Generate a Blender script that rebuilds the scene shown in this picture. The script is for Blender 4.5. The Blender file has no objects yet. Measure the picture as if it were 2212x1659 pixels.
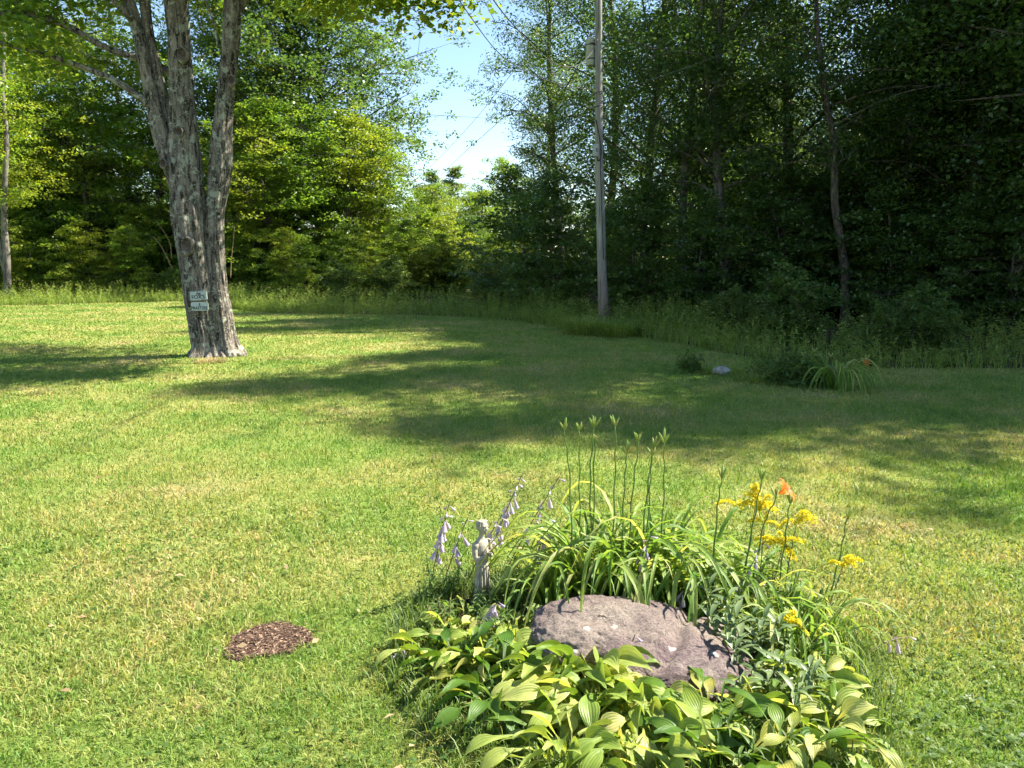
import bpy, bmesh, math, random
import numpy as np
from mathutils import Vector, Matrix, noise as mnoise

# ------------------------------------------------------------------ camera, sky, sun, exposure
scene = bpy.context.scene
col = scene.collection
R = math.radians
CAM_H, PITCH, FPX = 2.05, R(9.3), 769.0
cam_data = bpy.data.cameras.new('camera')
cam_data.sensor_fit = 'HORIZONTAL'
cam_data.sensor_width = 36.0
cam_data.lens = 36.0 * FPX / 1024.0
cam_data.clip_start, cam_data.clip_end = 0.05, 3000.0
cam = bpy.data.objects.new('camera', cam_data)
cam.location = (0, 0, CAM_H)
cam.rotation_euler = (math.pi / 2 - PITCH, 0, 0)
col.objects.link(cam)
scene.camera = cam

SUN_AZ, SUN_EL = R(74), R(48)          # clockwise from the viewing direction; height
world = bpy.data.worlds.new('World')
scene.world = world
world.use_nodes = True
wn = world.node_tree.nodes
wn.clear()
sky = wn.new('ShaderNodeTexSky')
sky.sky_type = 'NISHITA'
sky.sun_disc = False
sky.sun_elevation, sky.sun_rotation = SUN_EL, SUN_AZ
sky.air_density, sky.dust_density, sky.ozone_density = 1.0, 0.1, 2.0
bg = wn.new('ShaderNodeBackground')
bg.inputs['Strength'].default_value = 0.076
wo = wn.new('ShaderNodeOutputWorld')
world.node_tree.links.new(sky.outputs[0], bg.inputs[0])
world.node_tree.links.new(bg.outputs[0], wo.inputs[0])

sun_dir = Vector((math.sin(SUN_AZ) * math.cos(SUN_EL), math.cos(SUN_AZ) * math.cos(SUN_EL), math.sin(SUN_EL)))
sun_data = bpy.data.lights.new('sun', 'SUN')
sun_data.energy, sun_data.angle, sun_data.color = 5.0, R(0.53), (1.0, 0.93, 0.80)
sun = bpy.data.objects.new('sun', sun_data)
sun.rotation_euler = sun_dir.to_track_quat('Z', 'Y').to_euler()
sun.location = (30, 15, 40)
col.objects.link(sun)

vs = scene.view_settings
vs.view_transform, vs.look, vs.exposure, vs.gamma = 'Standard', 'None', 1.9, 1.0
cy = scene.cycles
cy.max_bounces, cy.diffuse_bounces, cy.glossy_bounces, cy.transmission_bounces = 4, 2, 1, 2
cy.caustics_reflective = cy.caustics_refractive = False
cy.use_adaptive_sampling, cy.adaptive_threshold, cy.adaptive_min_samples = True, 0.022, 16

# ------------------------------------------------------------------ picture coordinates (2212 wide) to places
K = 1024.0 / 2212.0
CP, SP = math.cos(PITCH), math.sin(PITCH)
def ray(x, y):
    u, v = (x * K - 512.0) / FPX, (384.0 - y * K) / FPX
    return Vector((u, CP + v * SP, -SP + v * CP))
def G(x, y, z=0.0):
    r = ray(x, y)
    t = (z - CAM_H) / r.z
    return Vector((r.x * t, r.y * t, z))
def PD(x, y, d):
    r = ray(x, y)
    t = d / r.y
    return Vector((r.x * t, d, CAM_H + r.z * t))
def pxm(d):                                  # metres per 2212-pixel at depth d
    return K * d / FPX

# ------------------------------------------------------------------ mesh helpers
def mesh_np(name, verts, faces, mat=None, smooth=False, rnd=None, mats=None, midx=None):
    """verts (n,3); faces: list of (m,k) int arrays"""
    me = bpy.data.meshes.new(name)
    verts = np.asarray(verts, dtype=np.float32)
    me.vertices.add(len(verts))
    me.vertices.foreach_set('co', verts.ravel())
    faces = [np.asarray(f, dtype=np.int32) for f in faces if len(f)]
    nl = sum(f.size for f in faces)
    npoly = sum(len(f) for f in faces)
    me.loops.add(nl)
    me.loops.foreach_set('vertex_index', np.concatenate([f.ravel() for f in faces]))
    tot = np.concatenate([np.full(len(f), f.shape[1], dtype=np.int32) for f in faces])
    start = np.concatenate([[0], np.cumsum(tot)[:-1]]).astype(np.int32)
    me.polygons.add(npoly)
    me.polygons.foreach_set('loop_start', start)
    me.polygons.foreach_set('loop_total', tot)
    if smooth:
        me.polygons.foreach_set('use_smooth', np.ones(npoly, dtype=bool))
    if midx is not None:
        me.polygons.foreach_set('material_index', np.asarray(midx, dtype=np.int32))
    if rnd is not None:
        a = me.attributes.new('rnd', 'FLOAT', 'POINT')
        a.data.foreach_set('value', np.asarray(rnd, dtype=np.float32))
    me.update(calc_edges=True)
    for m in (mats or ([mat] if mat else [])):
        me.materials.append(m)
    return me

def link(name, data, parent=None, loc=None, rot=None, scale=None):
    o = bpy.data.objects.new(name, data)
    col.objects.link(o)
    if parent is not None:
        o.parent = parent
    if loc is not None:
        o.location = loc
    if rot is not None:
        o.rotation_euler = rot
    if scale is not None:
        o.scale = (scale,) * 3 if isinstance(scale, (int, float)) else scale
    return o

def tag(o, label, cat, group=None, kind=None):
    o['label'] = label
    if cat:
        o['category'] = cat
    if group:
        o['group'] = group
    if kind:
        o['kind'] = kind
    return o

def thing(name, label, cat, loc=(0, 0, 0), rz=0.0, group=None):
    o = link(name, None, None, loc, (0, 0, rz))
    o.empty_display_size = 0.2
    return tag(o, label, cat, group)

class MB:
    """collects pieces of ONE part"""
    def __init__(s):
        s.v, s.f, s.n, s.r = [], {}, 0, []
    def add(s, v, fs, r=0.5):
        v = np.asarray(v, dtype=np.float32)
        for f in fs:
            f = np.asarray(f, dtype=np.int32)
            if len(f):
                s.f.setdefault(f.shape[1], []).append(f + s.n)
        s.v.append(v)
        s.r.append(np.full(len(v), r, dtype=np.float32) if np.isscalar(r) else np.asarray(r, dtype=np.float32))
        s.n += len(v)
    def mesh(s, name, mat, smooth=True):
        return mesh_np(name, np.concatenate(s.v), [np.concatenate(x) for x in s.f.values()], mat, smooth, np.concatenate(s.r))

def catmull(pts, n):
    pts = np.asarray(pts, dtype=float)
    p = np.vstack([2 * pts[0] - pts[1], pts, 2 * pts[-1] - pts[-2]])
    out = []
    for i in range(1, len(p) - 2):
        t = np.linspace(0, 1, n, endpoint=False)[:, None]
        a, b, c, d = p[i - 1], p[i], p[i + 1], p[i + 2]
        out.append(0.5 * (2 * b + (c - a) * t + (2 * a - 5 * b + 4 * c - d) * t ** 2 + (3 * b - a - 3 * c + d) * t ** 3))
    out.append(p[-2][None])
    return np.vstack(out)

def tube(path, rad, sides=8, disp=None, cap=True):
    path = np.asarray(path, dtype=float)
    n = len(path)
    rad = np.full(n, rad) if np.isscalar(rad) else np.asarray(rad, dtype=float)
    tg = np.gradient(path, axis=0)
    tg /= np.linalg.norm(tg, axis=1)[:, None] + 1e-9
    ref = np.array([0.0, 1, 0]) if abs(tg[:, 2]).mean() > 0.6 else np.array([0.0, 0, 1])
    s = np.cross(tg, ref)
    s /= np.linalg.norm(s, axis=1)[:, None] + 1e-9
    t = np.cross(s, tg)
    a = np.linspace(0, 2 * np.pi, sides, endpoint=False)
    rr = rad[:, None] * np.ones((1, sides))
    if disp is not None:
        rr = rr * disp(np.arange(n)[:, None] / max(n - 1, 1), a[None, :], path[:, 2][:, None])
    v = path[:, None, :] + rr[..., None] * (np.cos(a)[None, :, None] * s[:, None, :] + np.sin(a)[None, :, None] * t[:, None, :])
    v = v.reshape(-1, 3)
    i, j = np.meshgrid(np.arange(n - 1), np.arange(sides), indexing='ij')
    j2 = (j + 1) % sides
    q = np.stack([i * sides + j, i * sides + j2, (i + 1) * sides + j2, (i + 1) * sides + j], -1).reshape(-1, 4)
    fs = [q]
    if cap:
        v = np.vstack([v, path[0], path[-1]])
        b, e = len(v) - 2, len(v) - 1
        k = np.arange(sides)
        fs.append(np.concatenate([np.stack([np.full(sides, b), (k + 1) % sides, k], -1),
                                  np.stack([np.full(sides, e), (n - 1) * sides + k, (n - 1) * sides + (k + 1) % sides], -1)]))
    return v, fs

def leaf_quads(cent, L, W, rng, pitch=-0.2, pitch_sd=0.35, tilt=0.5, az=None, fold=0.12):
    """one folded rhombic leaf for every centre"""
    n = len(cent)
    L = L * rng.uniform(0.65, 1.25, n)
    W = W * rng.uniform(0.65, 1.25, n) * 0.5
    az = rng.uniform(0, 2 * np.pi, n) if az is None else az
    p = rng.normal(pitch, pitch_sd, n)
    u = np.stack([np.cos(az) * np.cos(p), np.sin(az) * np.cos(p), np.sin(p)], -1)
    nn = np.array([0, 0, 1.0]) + rng.normal(0, tilt, (n, 3))
    s = np.cross(u, nn)
    s /= np.linalg.norm(s, axis=1)[:, None] + 1e-9
    w = np.cross(s, u)
    c = cent - u * (L * 0.5)[:, None]
    m = c + u * (L * 0.45)[:, None] + w * (fold * L)[:, None]
    v = np.stack([c, m - s * W[:, None], c + u * L[:, None], m + s * W[:, None]], 1).reshape(-1, 3)
    q = np.arange(n * 4).reshape(n, 4)
    return v, q

# ------------------------------------------------------------------ materials
def new_mat(name):
    m = bpy.data.materials.new(name)
    m.use_nodes = True
    m.node_tree.nodes.clear()
    return m, m.node_tree.nodes, m.node_tree.links

def ramp(nodes, stops):
    r = nodes.new('ShaderNodeValToRGB')
    e = r.color_ramp.elements
    while len(e) < len(stops):
        e.new(0.5)
    for k, (p, c) in enumerate(stops):
        e[k].position = p
        e[k].color = (*c, 1)
    return r

def noise(nodes, links, vec, scale, detail=4, rough=0.55, dist=0.0):
    n = nodes.new('ShaderNodeTexNoise')
    n.inputs['Scale'].default_value = scale
    n.inputs['Detail'].default_value = detail
    n.inputs['Roughness'].default_value = rough
    n.inputs['Distortion'].default_value = dist
    links.new(vec, n.inputs['Vector'])
    return n

def mixc(nodes, links, fac, a, b, mode='MIX'):
    m = nodes.new('ShaderNodeMix')
    m.data_type, m.blend_type = 'RGBA', mode
    for sock, val in ((m.inputs[0], fac), (m.inputs[6], a), (m.inputs[7], b)):
        if isinstance(val, (int, float)):
            sock.default_value = val
        elif isinstance(val, tuple):
            sock.default_value = (*val, 1)
        else:
            links.new(val, sock)
    return m.outputs[2]

def leaf_mat(name, stops, trans=0.4, tcol=1.6, rough=0.45, spec=0.35, patch=0.0, patch_col=None, patch_scale=0.35, veins=False, obj_rand=0.25):
    m, n, l = new_mat(name)
    at = n.new('ShaderNodeAttribute')
    at.attribute_name = 'rnd'
    oi = n.new('ShaderNodeObjectInfo')
    add = n.new('ShaderNodeMath')
    add.operation = 'MULTIPLY_ADD'
    l.new(oi.outputs['Random'], add.inputs[0])
    add.inputs[1].default_value = obj_rand
    l.new(at.outputs['Fac'], add.inputs[2])
    sub = n.new('ShaderNodeMath')
    sub.operation = 'SUBTRACT'
    l.new(add.outputs[0], sub.inputs[0])
    sub.inputs[1].default_value = obj_rand * 0.5
    r = ramp(n, stops)
    l.new(sub.outputs[0], r.inputs[0])
    c = r.outputs[0]
    tc = n.new('ShaderNodeTexCoord')
    geo = n.new('ShaderNodeNewGeometry')
    if patch_col:
        nz = noise(n, l, geo.outputs['Position'], patch_scale, 3)
        rr = ramp(n, [(0.45, (0, 0, 0)), (0.62, (patch,) * 3)])
        l.new(nz.outputs[0], rr.inputs[0])
        c = mixc(n, l, rr.outputs[0], c, patch_col)
    bump = None
    if veins:
        uv = n.new('ShaderNodeUVMap')
        sep = n.new('ShaderNodeSeparateXYZ')
        l.new(tc.outputs['UV'], sep.inputs[0])
        mu = n.new('ShaderNodeMath'); mu.operation = 'MULTIPLY'; mu.inputs[1].default_value = veins
        l.new(sep.outputs[0], mu.inputs[0])
        si = n.new('ShaderNodeMath'); si.operation = 'SINE'
        l.new(mu.outputs[0], si.inputs[0])
        rv = ramp(n, [(0.0, (0.78, 0.82, 0.76)), (0.6, (1, 1, 1))])
        ma = n.new('ShaderNodeMath'); ma.operation = 'MULTIPLY_ADD'; ma.inputs[1].default_value = 0.5; ma.inputs[2].default_value = 0.5
        l.new(si.outputs[0], ma.inputs[0])
        l.new(ma.outputs[0], rv.inputs[0])
        c = mixc(n, l, 0.8, c, rv.outputs[0], 'MULTIPLY')
        nz2 = noise(n, l, tc.outputs['Object'], 22, 4)
        rn = ramp(n, [(0.3, (0.75, 0.8, 0.7)), (0.6, (1.08, 1.05, 1.0)), (0.75, (1.3, 1.2, 0.9))])
        l.new(nz2.outputs[0], rn.inputs[0])
        c = mixc(n, l, 0.8, c, rn.outputs[0], 'MULTIPLY')
        bump = n.new('ShaderNodeBump'); bump.inputs['Strength'].default_value = 0.3; bump.inputs['Distance'].default_value = 0.002
        l.new(si.outputs[0], bump.inputs['Height'])
    p = n.new('ShaderNodeBsdfPrincipled')
    l.new(c, p.inputs['Base Color'])
    p.inputs['Roughness'].default_value = rough
    p.inputs['Specular IOR Level'].default_value = spec
    t = n.new('ShaderNodeBsdfTranslucent')
    tm = mixc(n, l, 1.0, c, (tcol * 1.05, tcol, tcol * 0.45), 'MULTIPLY')
    l.new(tm, t.inputs['Color'])
    if bump:
        l.new(bump.outputs[0], p.inputs['Normal'])
    mx = n.new('ShaderNodeMixShader')
    mx.inputs[0].default_value = trans
    l.new(p.outputs[0], mx.inputs[1])
    l.new(t.outputs[0], mx.inputs[2])
    o = n.new('ShaderNodeOutputMaterial')
    l.new(mx.outputs[0], o.inputs[0])
    return m

def simple_mat(name, stops, scale=8.0, rough=0.8, spec=0.3, stretch=(1, 1, 1), bump=0.3, dist=0.01, detail=6, metallic=0.0, coords='Object'):
    m, n, l = new_mat(name)
    tc = n.new('ShaderNodeTexCoord')
    mp = n.new('ShaderNodeMapping')
    mp.inputs['Scale'].default_value = stretch
    l.new(tc.outputs[coords], mp.inputs[0])
    nz = noise(n, l, mp.outputs[0], scale, detail, 0.6)
    r = ramp(n, stops)
    l.new(nz.outputs[0], r.inputs[0])
    p = n.new('ShaderNodeBsdfPrincipled')
    l.new(r.outputs[0], p.inputs['Base Color'])
    p.inputs['Roughness'].default_value = rough
    p.inputs['Specular IOR Level'].default_value = spec
    p.inputs['Metallic'].default_value = metallic
    if bump:
        b = n.new('ShaderNodeBump')
        b.inputs['Strength'].default_value = bump
        b.inputs['Distance'].default_value = dist
        l.new(nz.outputs[0], b.inputs['Height'])
        l.new(b.outputs[0], p.inputs['Normal'])
    o = n.new('ShaderNodeOutputMaterial')
    l.new(p.outputs[0], o.inputs[0])
    return m

def lawn_colour(n, l, vec):
    """patchy lawn colour shared by the soil sheet and the blades: lush green, yellow green and dry straw areas"""
    a = noise(n, l, vec, 0.55, 5, 0.6)
    ra = ramp(n, [(0.28, (0.118, 0.198, 0.040)), (0.43, (0.188, 0.253, 0.060)), (0.56, (0.265, 0.282, 0.088)), (0.71, (0.350, 0.308, 0.148))])
    l.new(a.outputs[0], ra.inputs[0])
    b = noise(n, l, vec, 4.5, 4, 0.6)
    rb = ramp(n, [(0.32, (0.78, 0.88, 0.76)), (0.5, (1, 1, 1)), (0.68, (1.16, 1.06, 1.1))])
    l.new(b.outputs[0], rb.inputs[0])
    return mixc(n, l, 1.0, ra.outputs[0], rb.outputs[0], 'MULTIPLY')

def lawn_mat():
    m, n, l = new_mat('lawn_soil')
    g = n.new('ShaderNodeNewGeometry')
    c = lawn_colour(n, l, g.outputs['Position'])
    f = noise(n, l, g.outputs['Position'], 45, 6, 0.75)
    rf = ramp(n, [(0.3, (0.35, 0.4, 0.3)), (0.5, (0.85, 0.88, 0.8)), (0.7, (1.25, 1.2, 1.15))])
    l.new(f.outputs[0], rf.inputs[0])
    c = mixc(n, l, 1.0, c, rf.outputs[0], 'MULTIPLY')
    p = n.new('ShaderNodeBsdfPrincipled')
    l.new(c, p.inputs['Base Color'])
    p.inputs['Roughness'].default_value = 0.95
    p.inputs['Specular IOR Level'].default_value = 0.1
    b = n.new('ShaderNodeBump')
    b.inputs['Strength'].default_value = 0.8
    b.inputs['Distance'].default_value = 0.03
    l.new(f.outputs[0], b.inputs['Height'])
    l.new(b.outputs[0], p.inputs['Normal'])
    o = n.new('ShaderNodeOutputMaterial')
    l.new(p.outputs[0], o.inputs[0])
    return m

def blade_mat():
    m, n, l = new_mat('grass_blades')
    g = n.new('ShaderNodeNewGeometry')
    c = lawn_colour(n, l, g.outputs['Position'])
    at = n.new('ShaderNodeAttribute')
    at.attribute_name = 'rnd'
    r = ramp(n, [(0.0, (0.55, 0.85, 0.6)), (0.35, (0.85, 1.0, 0.8)), (0.7, (1.15, 1.08, 1.0)), (0.84, (1.25, 1.1, 1.1)), (0.91, (1.45, 1.15, 1.5)), (1.0, (1.75, 1.32, 2.1))])
    l.new(at.outputs['Fac'], r.inputs[0])
    c = mixc(n, l, 1.0, c, r.outputs[0], 'MULTIPLY')
    p = n.new('ShaderNodeBsdfPrincipled')
    l.new(c, p.inputs['Base Color'])
    p.inputs['Roughness'].default_value = 0.5
    p.inputs['Specular IOR Level'].default_value = 0.25
    t = n.new('ShaderNodeBsdfTranslucent')
    tm = mixc(n, l, 1.0, c, (1.45, 1.45, 0.7), 'MULTIPLY')
    l.new(tm, t.inputs['Color'])
    mx = n.new('ShaderNodeMixShader')
    mx.inputs[0].default_value = 0.35
    l.new(p.outputs[0], mx.inputs[1])
    l.new(t.outputs[0], mx.inputs[2])
    o = n.new('ShaderNodeOutputMaterial')
    l.new(mx.outputs[0], o.inputs[0])
    return m

def bark_mat(name, base, dark, lichen, lich_amt, scale=9.0, fur=1.0):
    m, n, l = new_mat(name)
    tc = n.new('ShaderNodeTexCoord')
    mp = n.new('ShaderNodeMapping')
    mp.inputs['Scale'].default_value = (1, 1, 0.22)
    l.new(tc.outputs['Object'], mp.inputs[0])
    nz = noise(n, l, mp.outputs[0], scale, 7, 0.65, 0.6)
    r = ramp(n, [(0.40, dark), (0.52, base), (0.68, tuple(min(1, x * 1.6) for x in base))])
    l.new(nz.outputs[0], r.inputs[0])
    big = noise(n, l, tc.outputs['Object'], 1.3, 3)
    rb = ramp(n, [(0.35, (0.7, 0.68, 0.66)), (0.65, (1.15, 1.1, 1.05))])
    l.new(big.outputs[0], rb.inputs[0])
    c = mixc(n, l, 1.0, r.outputs[0], rb.outputs[0], 'MULTIPLY')
    if lich_amt:
        n1 = noise(n, l, tc.outputs['Object'], 5.5, 6, 0.62, 0.4)
        r1 = ramp(n, [(0.0, (0, 0, 0)), (0.66 - 0.22 * lich_amt, (0, 0, 0)), (0.70 - 0.22 * lich_amt, (0.75, 0.75, 0.75))])
        l.new(n1.outputs[0], r1.inputs[0])
        n2 = noise(n, l, tc.outputs['Object'], 26, 4, 0.6)
        r2 = ramp(n, [(0.0, (0, 0, 0)), (0.57, (0, 0, 0)), (0.62, (0.6, 0.6, 0.6))])
        l.new(n2.outputs[0], r2.inputs[0])
        f = mixc(n, l, 1.0, r1.outputs[0], r2.outputs[0], 'LIGHTEN')
        c = mixc(n, l, f, c, lichen)
    p = n.new('ShaderNodeBsdfPrincipled')
    l.new(c, p.inputs['Base Color'])
    p.inputs['Roughness'].default_value = 0.9
    p.inputs['Specular IOR Level'].default_value = 0.15
    b = n.new('ShaderNodeBump')
    b.inputs['Strength'].default_value = 0.9 * fur
    b.inputs['Distance'].default_value = 0.03
    l.new(nz.outputs[0], b.inputs['Height'])
    l.new(b.outputs[0], p.inputs['Normal'])
    o = n.new('ShaderNodeOutputMaterial')
    l.new(p.outputs[0], o.inputs[0])
    return m

M = {}
M['lawn'] = lawn_mat()
M['blade'] = blade_mat()
M['floor'] = simple_mat('forest_floor', [(0.3, (0.035, 0.028, 0.018)), (0.55, (0.07, 0.055, 0.03)), (0.7, (0.06, 0.075, 0.025))], 1.2, 0.95, 0.1, coords='Generated')
M['bark_maple'] = bark_mat('bark_old_maple', (0.175, 0.155, 0.135), (0.03, 0.026, 0.022), (0.36, 0.38, 0.30), 0.45, 13, 1.8)
M['bark_dark'] = bark_mat('bark_forest', (0.105, 0.09, 0.072), (0.03, 0.026, 0.022), (0.2, 0.22, 0.17), 0.12, 10)
M['bark_grey'] = bark_mat('bark_grey', (0.16, 0.15, 0.13), (0.06, 0.055, 0.05), (0.24, 0.26, 0.21), 0.2, 10, 0.6)
M['knot'] = simple_mat('knot_wood', [(0.35, (0.05, 0.035, 0.028)), (0.65, (0.13, 0.1, 0.08))], 14, 0.9)
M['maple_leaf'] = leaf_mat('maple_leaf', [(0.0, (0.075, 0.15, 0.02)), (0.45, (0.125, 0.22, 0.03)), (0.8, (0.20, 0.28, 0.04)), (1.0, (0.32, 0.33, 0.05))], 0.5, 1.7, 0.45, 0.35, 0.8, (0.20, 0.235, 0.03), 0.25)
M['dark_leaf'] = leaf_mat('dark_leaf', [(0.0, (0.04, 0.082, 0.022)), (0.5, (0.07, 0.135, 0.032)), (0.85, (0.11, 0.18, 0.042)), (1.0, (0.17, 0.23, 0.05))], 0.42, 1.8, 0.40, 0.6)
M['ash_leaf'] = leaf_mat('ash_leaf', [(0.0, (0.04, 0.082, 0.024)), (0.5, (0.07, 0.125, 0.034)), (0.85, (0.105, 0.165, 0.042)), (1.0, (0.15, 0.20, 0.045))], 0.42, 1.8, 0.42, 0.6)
M['pale_leaf'] = leaf_mat('pale_leaf', [(0.0, (0.09, 0.15, 0.04)), (0.5, (0.14, 0.21, 0.055)), (1.0, (0.21, 0.26, 0.08))], 0.4, 1.5, 0.5, 0.3)
M['weed_leaf'] = leaf_mat('weed_leaf', [(0.0, (0.11, 0.19, 0.035)), (0.5, (0.20, 0.29, 0.062)), (0.85, (0.29, 0.34, 0.09)), (1.0, (0.36, 0.34, 0.13))], 0.4, 1.5, 0.55, 0.25)
M['fern_leaf'] = leaf_mat('fern_leaf', [(0.0, (0.05, 0.105, 0.024)), (0.5, (0.10, 0.165, 0.04)), (1.0, (0.17, 0.225, 0.06))], 0.4, 1.5, 0.5, 0.3)
M['hosta'] = leaf_mat('hosta_leaf', [(0.0, (0.14, 0.24, 0.04)), (0.4, (0.28, 0.37, 0.08)), (0.8, (0.42, 0.47, 0.14)), (1.0, (0.55, 0.51, 0.20))], 0.45, 1.35, 0.42, 0.3, veins=44.0, obj_rand=1.0)
M['hosta_dark'] = leaf_mat('hosta_dark_leaf', [(0.0, (0.06, 0.14, 0.02)), (0.5, (0.12, 0.21, 0.03)), (0.85, (0.20, 0.27, 0.045)), (1.0, (0.40, 0.38, 0.10))], 0.42, 1.4, 0.42, 0.3, veins=44.0, obj_rand=1.0)
M['lily'] = leaf_mat('daylily_leaf', [(0.0, (0.11, 0.22, 0.04)), (0.5, (0.22, 0.33, 0.07)), (0.85, (0.33, 0.40, 0.12)), (1.0, (0.48, 0.44, 0.20))], 0.46, 1.45, 0.42, 0.3, veins=26.0, obj_rand=1.0)
M['silver'] = leaf_mat('grey_green_leaf', [(0.0, (0.08, 0.13, 0.05)), (0.5, (0.14, 0.20, 0.085)), (1.0, (0.21, 0.27, 0.12))], 0.3, 1.3, 0.4, 0.4, obj_rand=0.6)
M['stalk'] = leaf_mat('stalk_green', [(0.0, (0.10, 0.19, 0.04)), (1.0, (0.17, 0.25, 0.06))], 0.3, 1.3, 0.5, 0.3)
M['stalk_brown'] = leaf_mat('stalk_brown', [(0.0, (0.10, 0.09, 0.045)), (1.0, (0.16, 0.13, 0.06))], 0.1, 1.3, 0.5, 0.3)
M['bud'] = leaf_mat('bud', [(0.0, (0.22, 0.34, 0.10)), (0.6, (0.32, 0.39, 0.13)), (1.0, (0.48, 0.36, 0.15))], 0.42, 1.3, 0.45, 0.3, obj_rand=0.8)
M['lilac'] = leaf_mat('lilac_petal', [(0.0, (0.42, 0.34, 0.52)), (0.6, (0.56, 0.48, 0.62)), (1.0, (0.66, 0.58, 0.66))], 0.35, 1.0, 0.5, 0.2, obj_rand=0.8)
M['orange'] = leaf_mat('orange_petal', [(0.0, (0.62, 0.13, 0.025)), (1.0, (0.75, 0.24, 0.05))], 0.35, 1.1, 0.5, 0.2)
M['yellow'] = leaf_mat('goldenrod_floret', [(0.0, (0.62, 0.50, 0.02)), (0.6, (0.80, 0.68, 0.03)), (1.0, (0.88, 0.78, 0.10))], 0.3, 1.1, 0.6, 0.1)
M['straw'] = leaf_mat('dry_straw', [(0.0, (0.22, 0.15, 0.08)), (1.0, (0.42, 0.32, 0.18))], 0.2, 1.1, 0.7, 0.1)
M['mulch'] = simple_mat('mulch_soil', [(0.3, (0.045, 0.028, 0.02)), (0.7, (0.12, 0.08, 0.055))], 30, 0.95, 0.1, bump=0.8)
M['chip'] = leaf_mat('bark_chip', [(0.0, (0.04, 0.026, 0.018)), (0.6, (0.10, 0.062, 0.042)), (0.9, (0.16, 0.10, 0.07)), (1.0, (0.34, 0.23, 0.16))], 0.0, 1.0, 0.8, 0.15)
M['stone_grey'] = simple_mat('grey_stone', [(0.3, (0.2, 0.19, 0.17)), (0.7, (0.4, 0.38, 0.34))], 12, 0.9, 0.2)
def pole_mat():
    m, n, l = new_mat('weathered_pole')
    tc = n.new('ShaderNodeTexCoord')
    mp = n.new('ShaderNodeMapping')
    mp.inputs['Scale'].default_value = (1, 1, 0.03)
    l.new(tc.outputs['Object'], mp.inputs[0])
    nz = noise(n, l, mp.outputs[0], 34, 5, 0.65)
    r = ramp(n, [(0.36, (0.08, 0.075, 0.07)), (0.46, (0.22, 0.21, 0.20)), (0.68, (0.36, 0.35, 0.33))])
    l.new(nz.outputs[0], r.inputs[0])
    sp = n.new('ShaderNodeSeparateXYZ')
    l.new(tc.outputs['Object'], sp.inputs[0])
    big = noise(n, l, tc.outputs['Object'], 2.0, 3)
    ad = n.new('ShaderNodeMath'); ad.operation = 'MULTIPLY_ADD'; ad.inputs[1].default_value = 1.6
    l.new(big.outputs[0], ad.inputs[0]); l.new(sp.outputs[2], ad.inputs[2])
    mr = n.new('ShaderNodeMapRange')
    mr.inputs[1].default_value, mr.inputs[2].default_value, mr.inputs[3].default_value, mr.inputs[4].default_value = 1.2, 3.6, 0.75, 0.0
    l.new(ad.outputs[0], mr.inputs[0])
    c = mixc(n, l, mr.outputs[0], r.outputs[0], (0.62, 0.42, 0.27), 'MULTIPLY')
    p = n.new('ShaderNodeBsdfPrincipled')
    l.new(c, p.inputs['Base Color'])
    p.inputs['Roughness'].default_value = 0.85
    bp_ = n.new('ShaderNodeBump'); bp_.inputs['Strength'].default_value = 0.8; bp_.inputs['Distance'].default_value = 0.012
    l.new(nz.outputs[0], bp_.inputs['Height']); l.new(bp_.outputs[0], p.inputs['Normal'])
    o = n.new('ShaderNodeOutputMaterial')
    l.new(p.outputs[0], o.inputs[0])
    return m
M['pole'] = pole_mat()
M['grey_metal'] = simple_mat('grey_paint', [(0.3, (0.30, 0.33, 0.33)), (0.7, (0.40, 0.43, 0.43))], 5, 0.5, 0.4, bump=0.05)
M['dark_metal'] = simple_mat('dark_metal', [(0.3, (0.06, 0.06, 0.06)), (0.7, (0.11, 0.11, 0.11))], 9, 0.5, 0.5, bump=0.1)
M['cable'] = simple_mat('black_cable', [(0.3, (0.02, 0.02, 0.022)), (0.7, (0.035, 0.035, 0.04))], 9, 0.6, 0.4, bump=0)
M['grey_cable'] = simple_mat('grey_cable', [(0.3, (0.18, 0.18, 0.18)), (0.7, (0.3, 0.3, 0.3))], 9, 0.5, 0.4, bump=0)
M['sign'] = simple_mat('sign_paint', [(0.3, (0.36, 0.42, 0.37)), (0.7, (0.48, 0.53, 0.47))], 12, 0.5, 0.4, bump=0.05)
M['sign_black'] = simple_mat('sign_letter', [(0.3, (0.02, 0.022, 0.02)), (0.7, (0.04, 0.042, 0.04))], 12, 0.5, 0.4, bump=0)

# ------------------------------------------------------------------ ground
def ground_sheet():
    n = 60
    s = 900.0
    t = np.linspace(-1, 1, n)
    g = np.sign(t) * np.abs(t) ** 2.6 * s
    X, Y = np.meshgrid(g, g)
    v = np.stack([X.ravel(), Y.ravel() + 20, np.zeros(n * n)], -1)
    i, j = np.meshgrid(np.arange(n - 1), np.arange(n - 1), indexing='ij')
    q = np.stack([i * n + j, i * n + j + 1, (i + 1) * n + j + 1, (i + 1) * n + j], -1).reshape(-1, 4)
    o = link('ground', mesh_np('ground', v, [q], M['floor']))
    tag(o, 'dark leaf-strewn forest ground under the trees', None, kind='structure')
ground_sheet()

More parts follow.
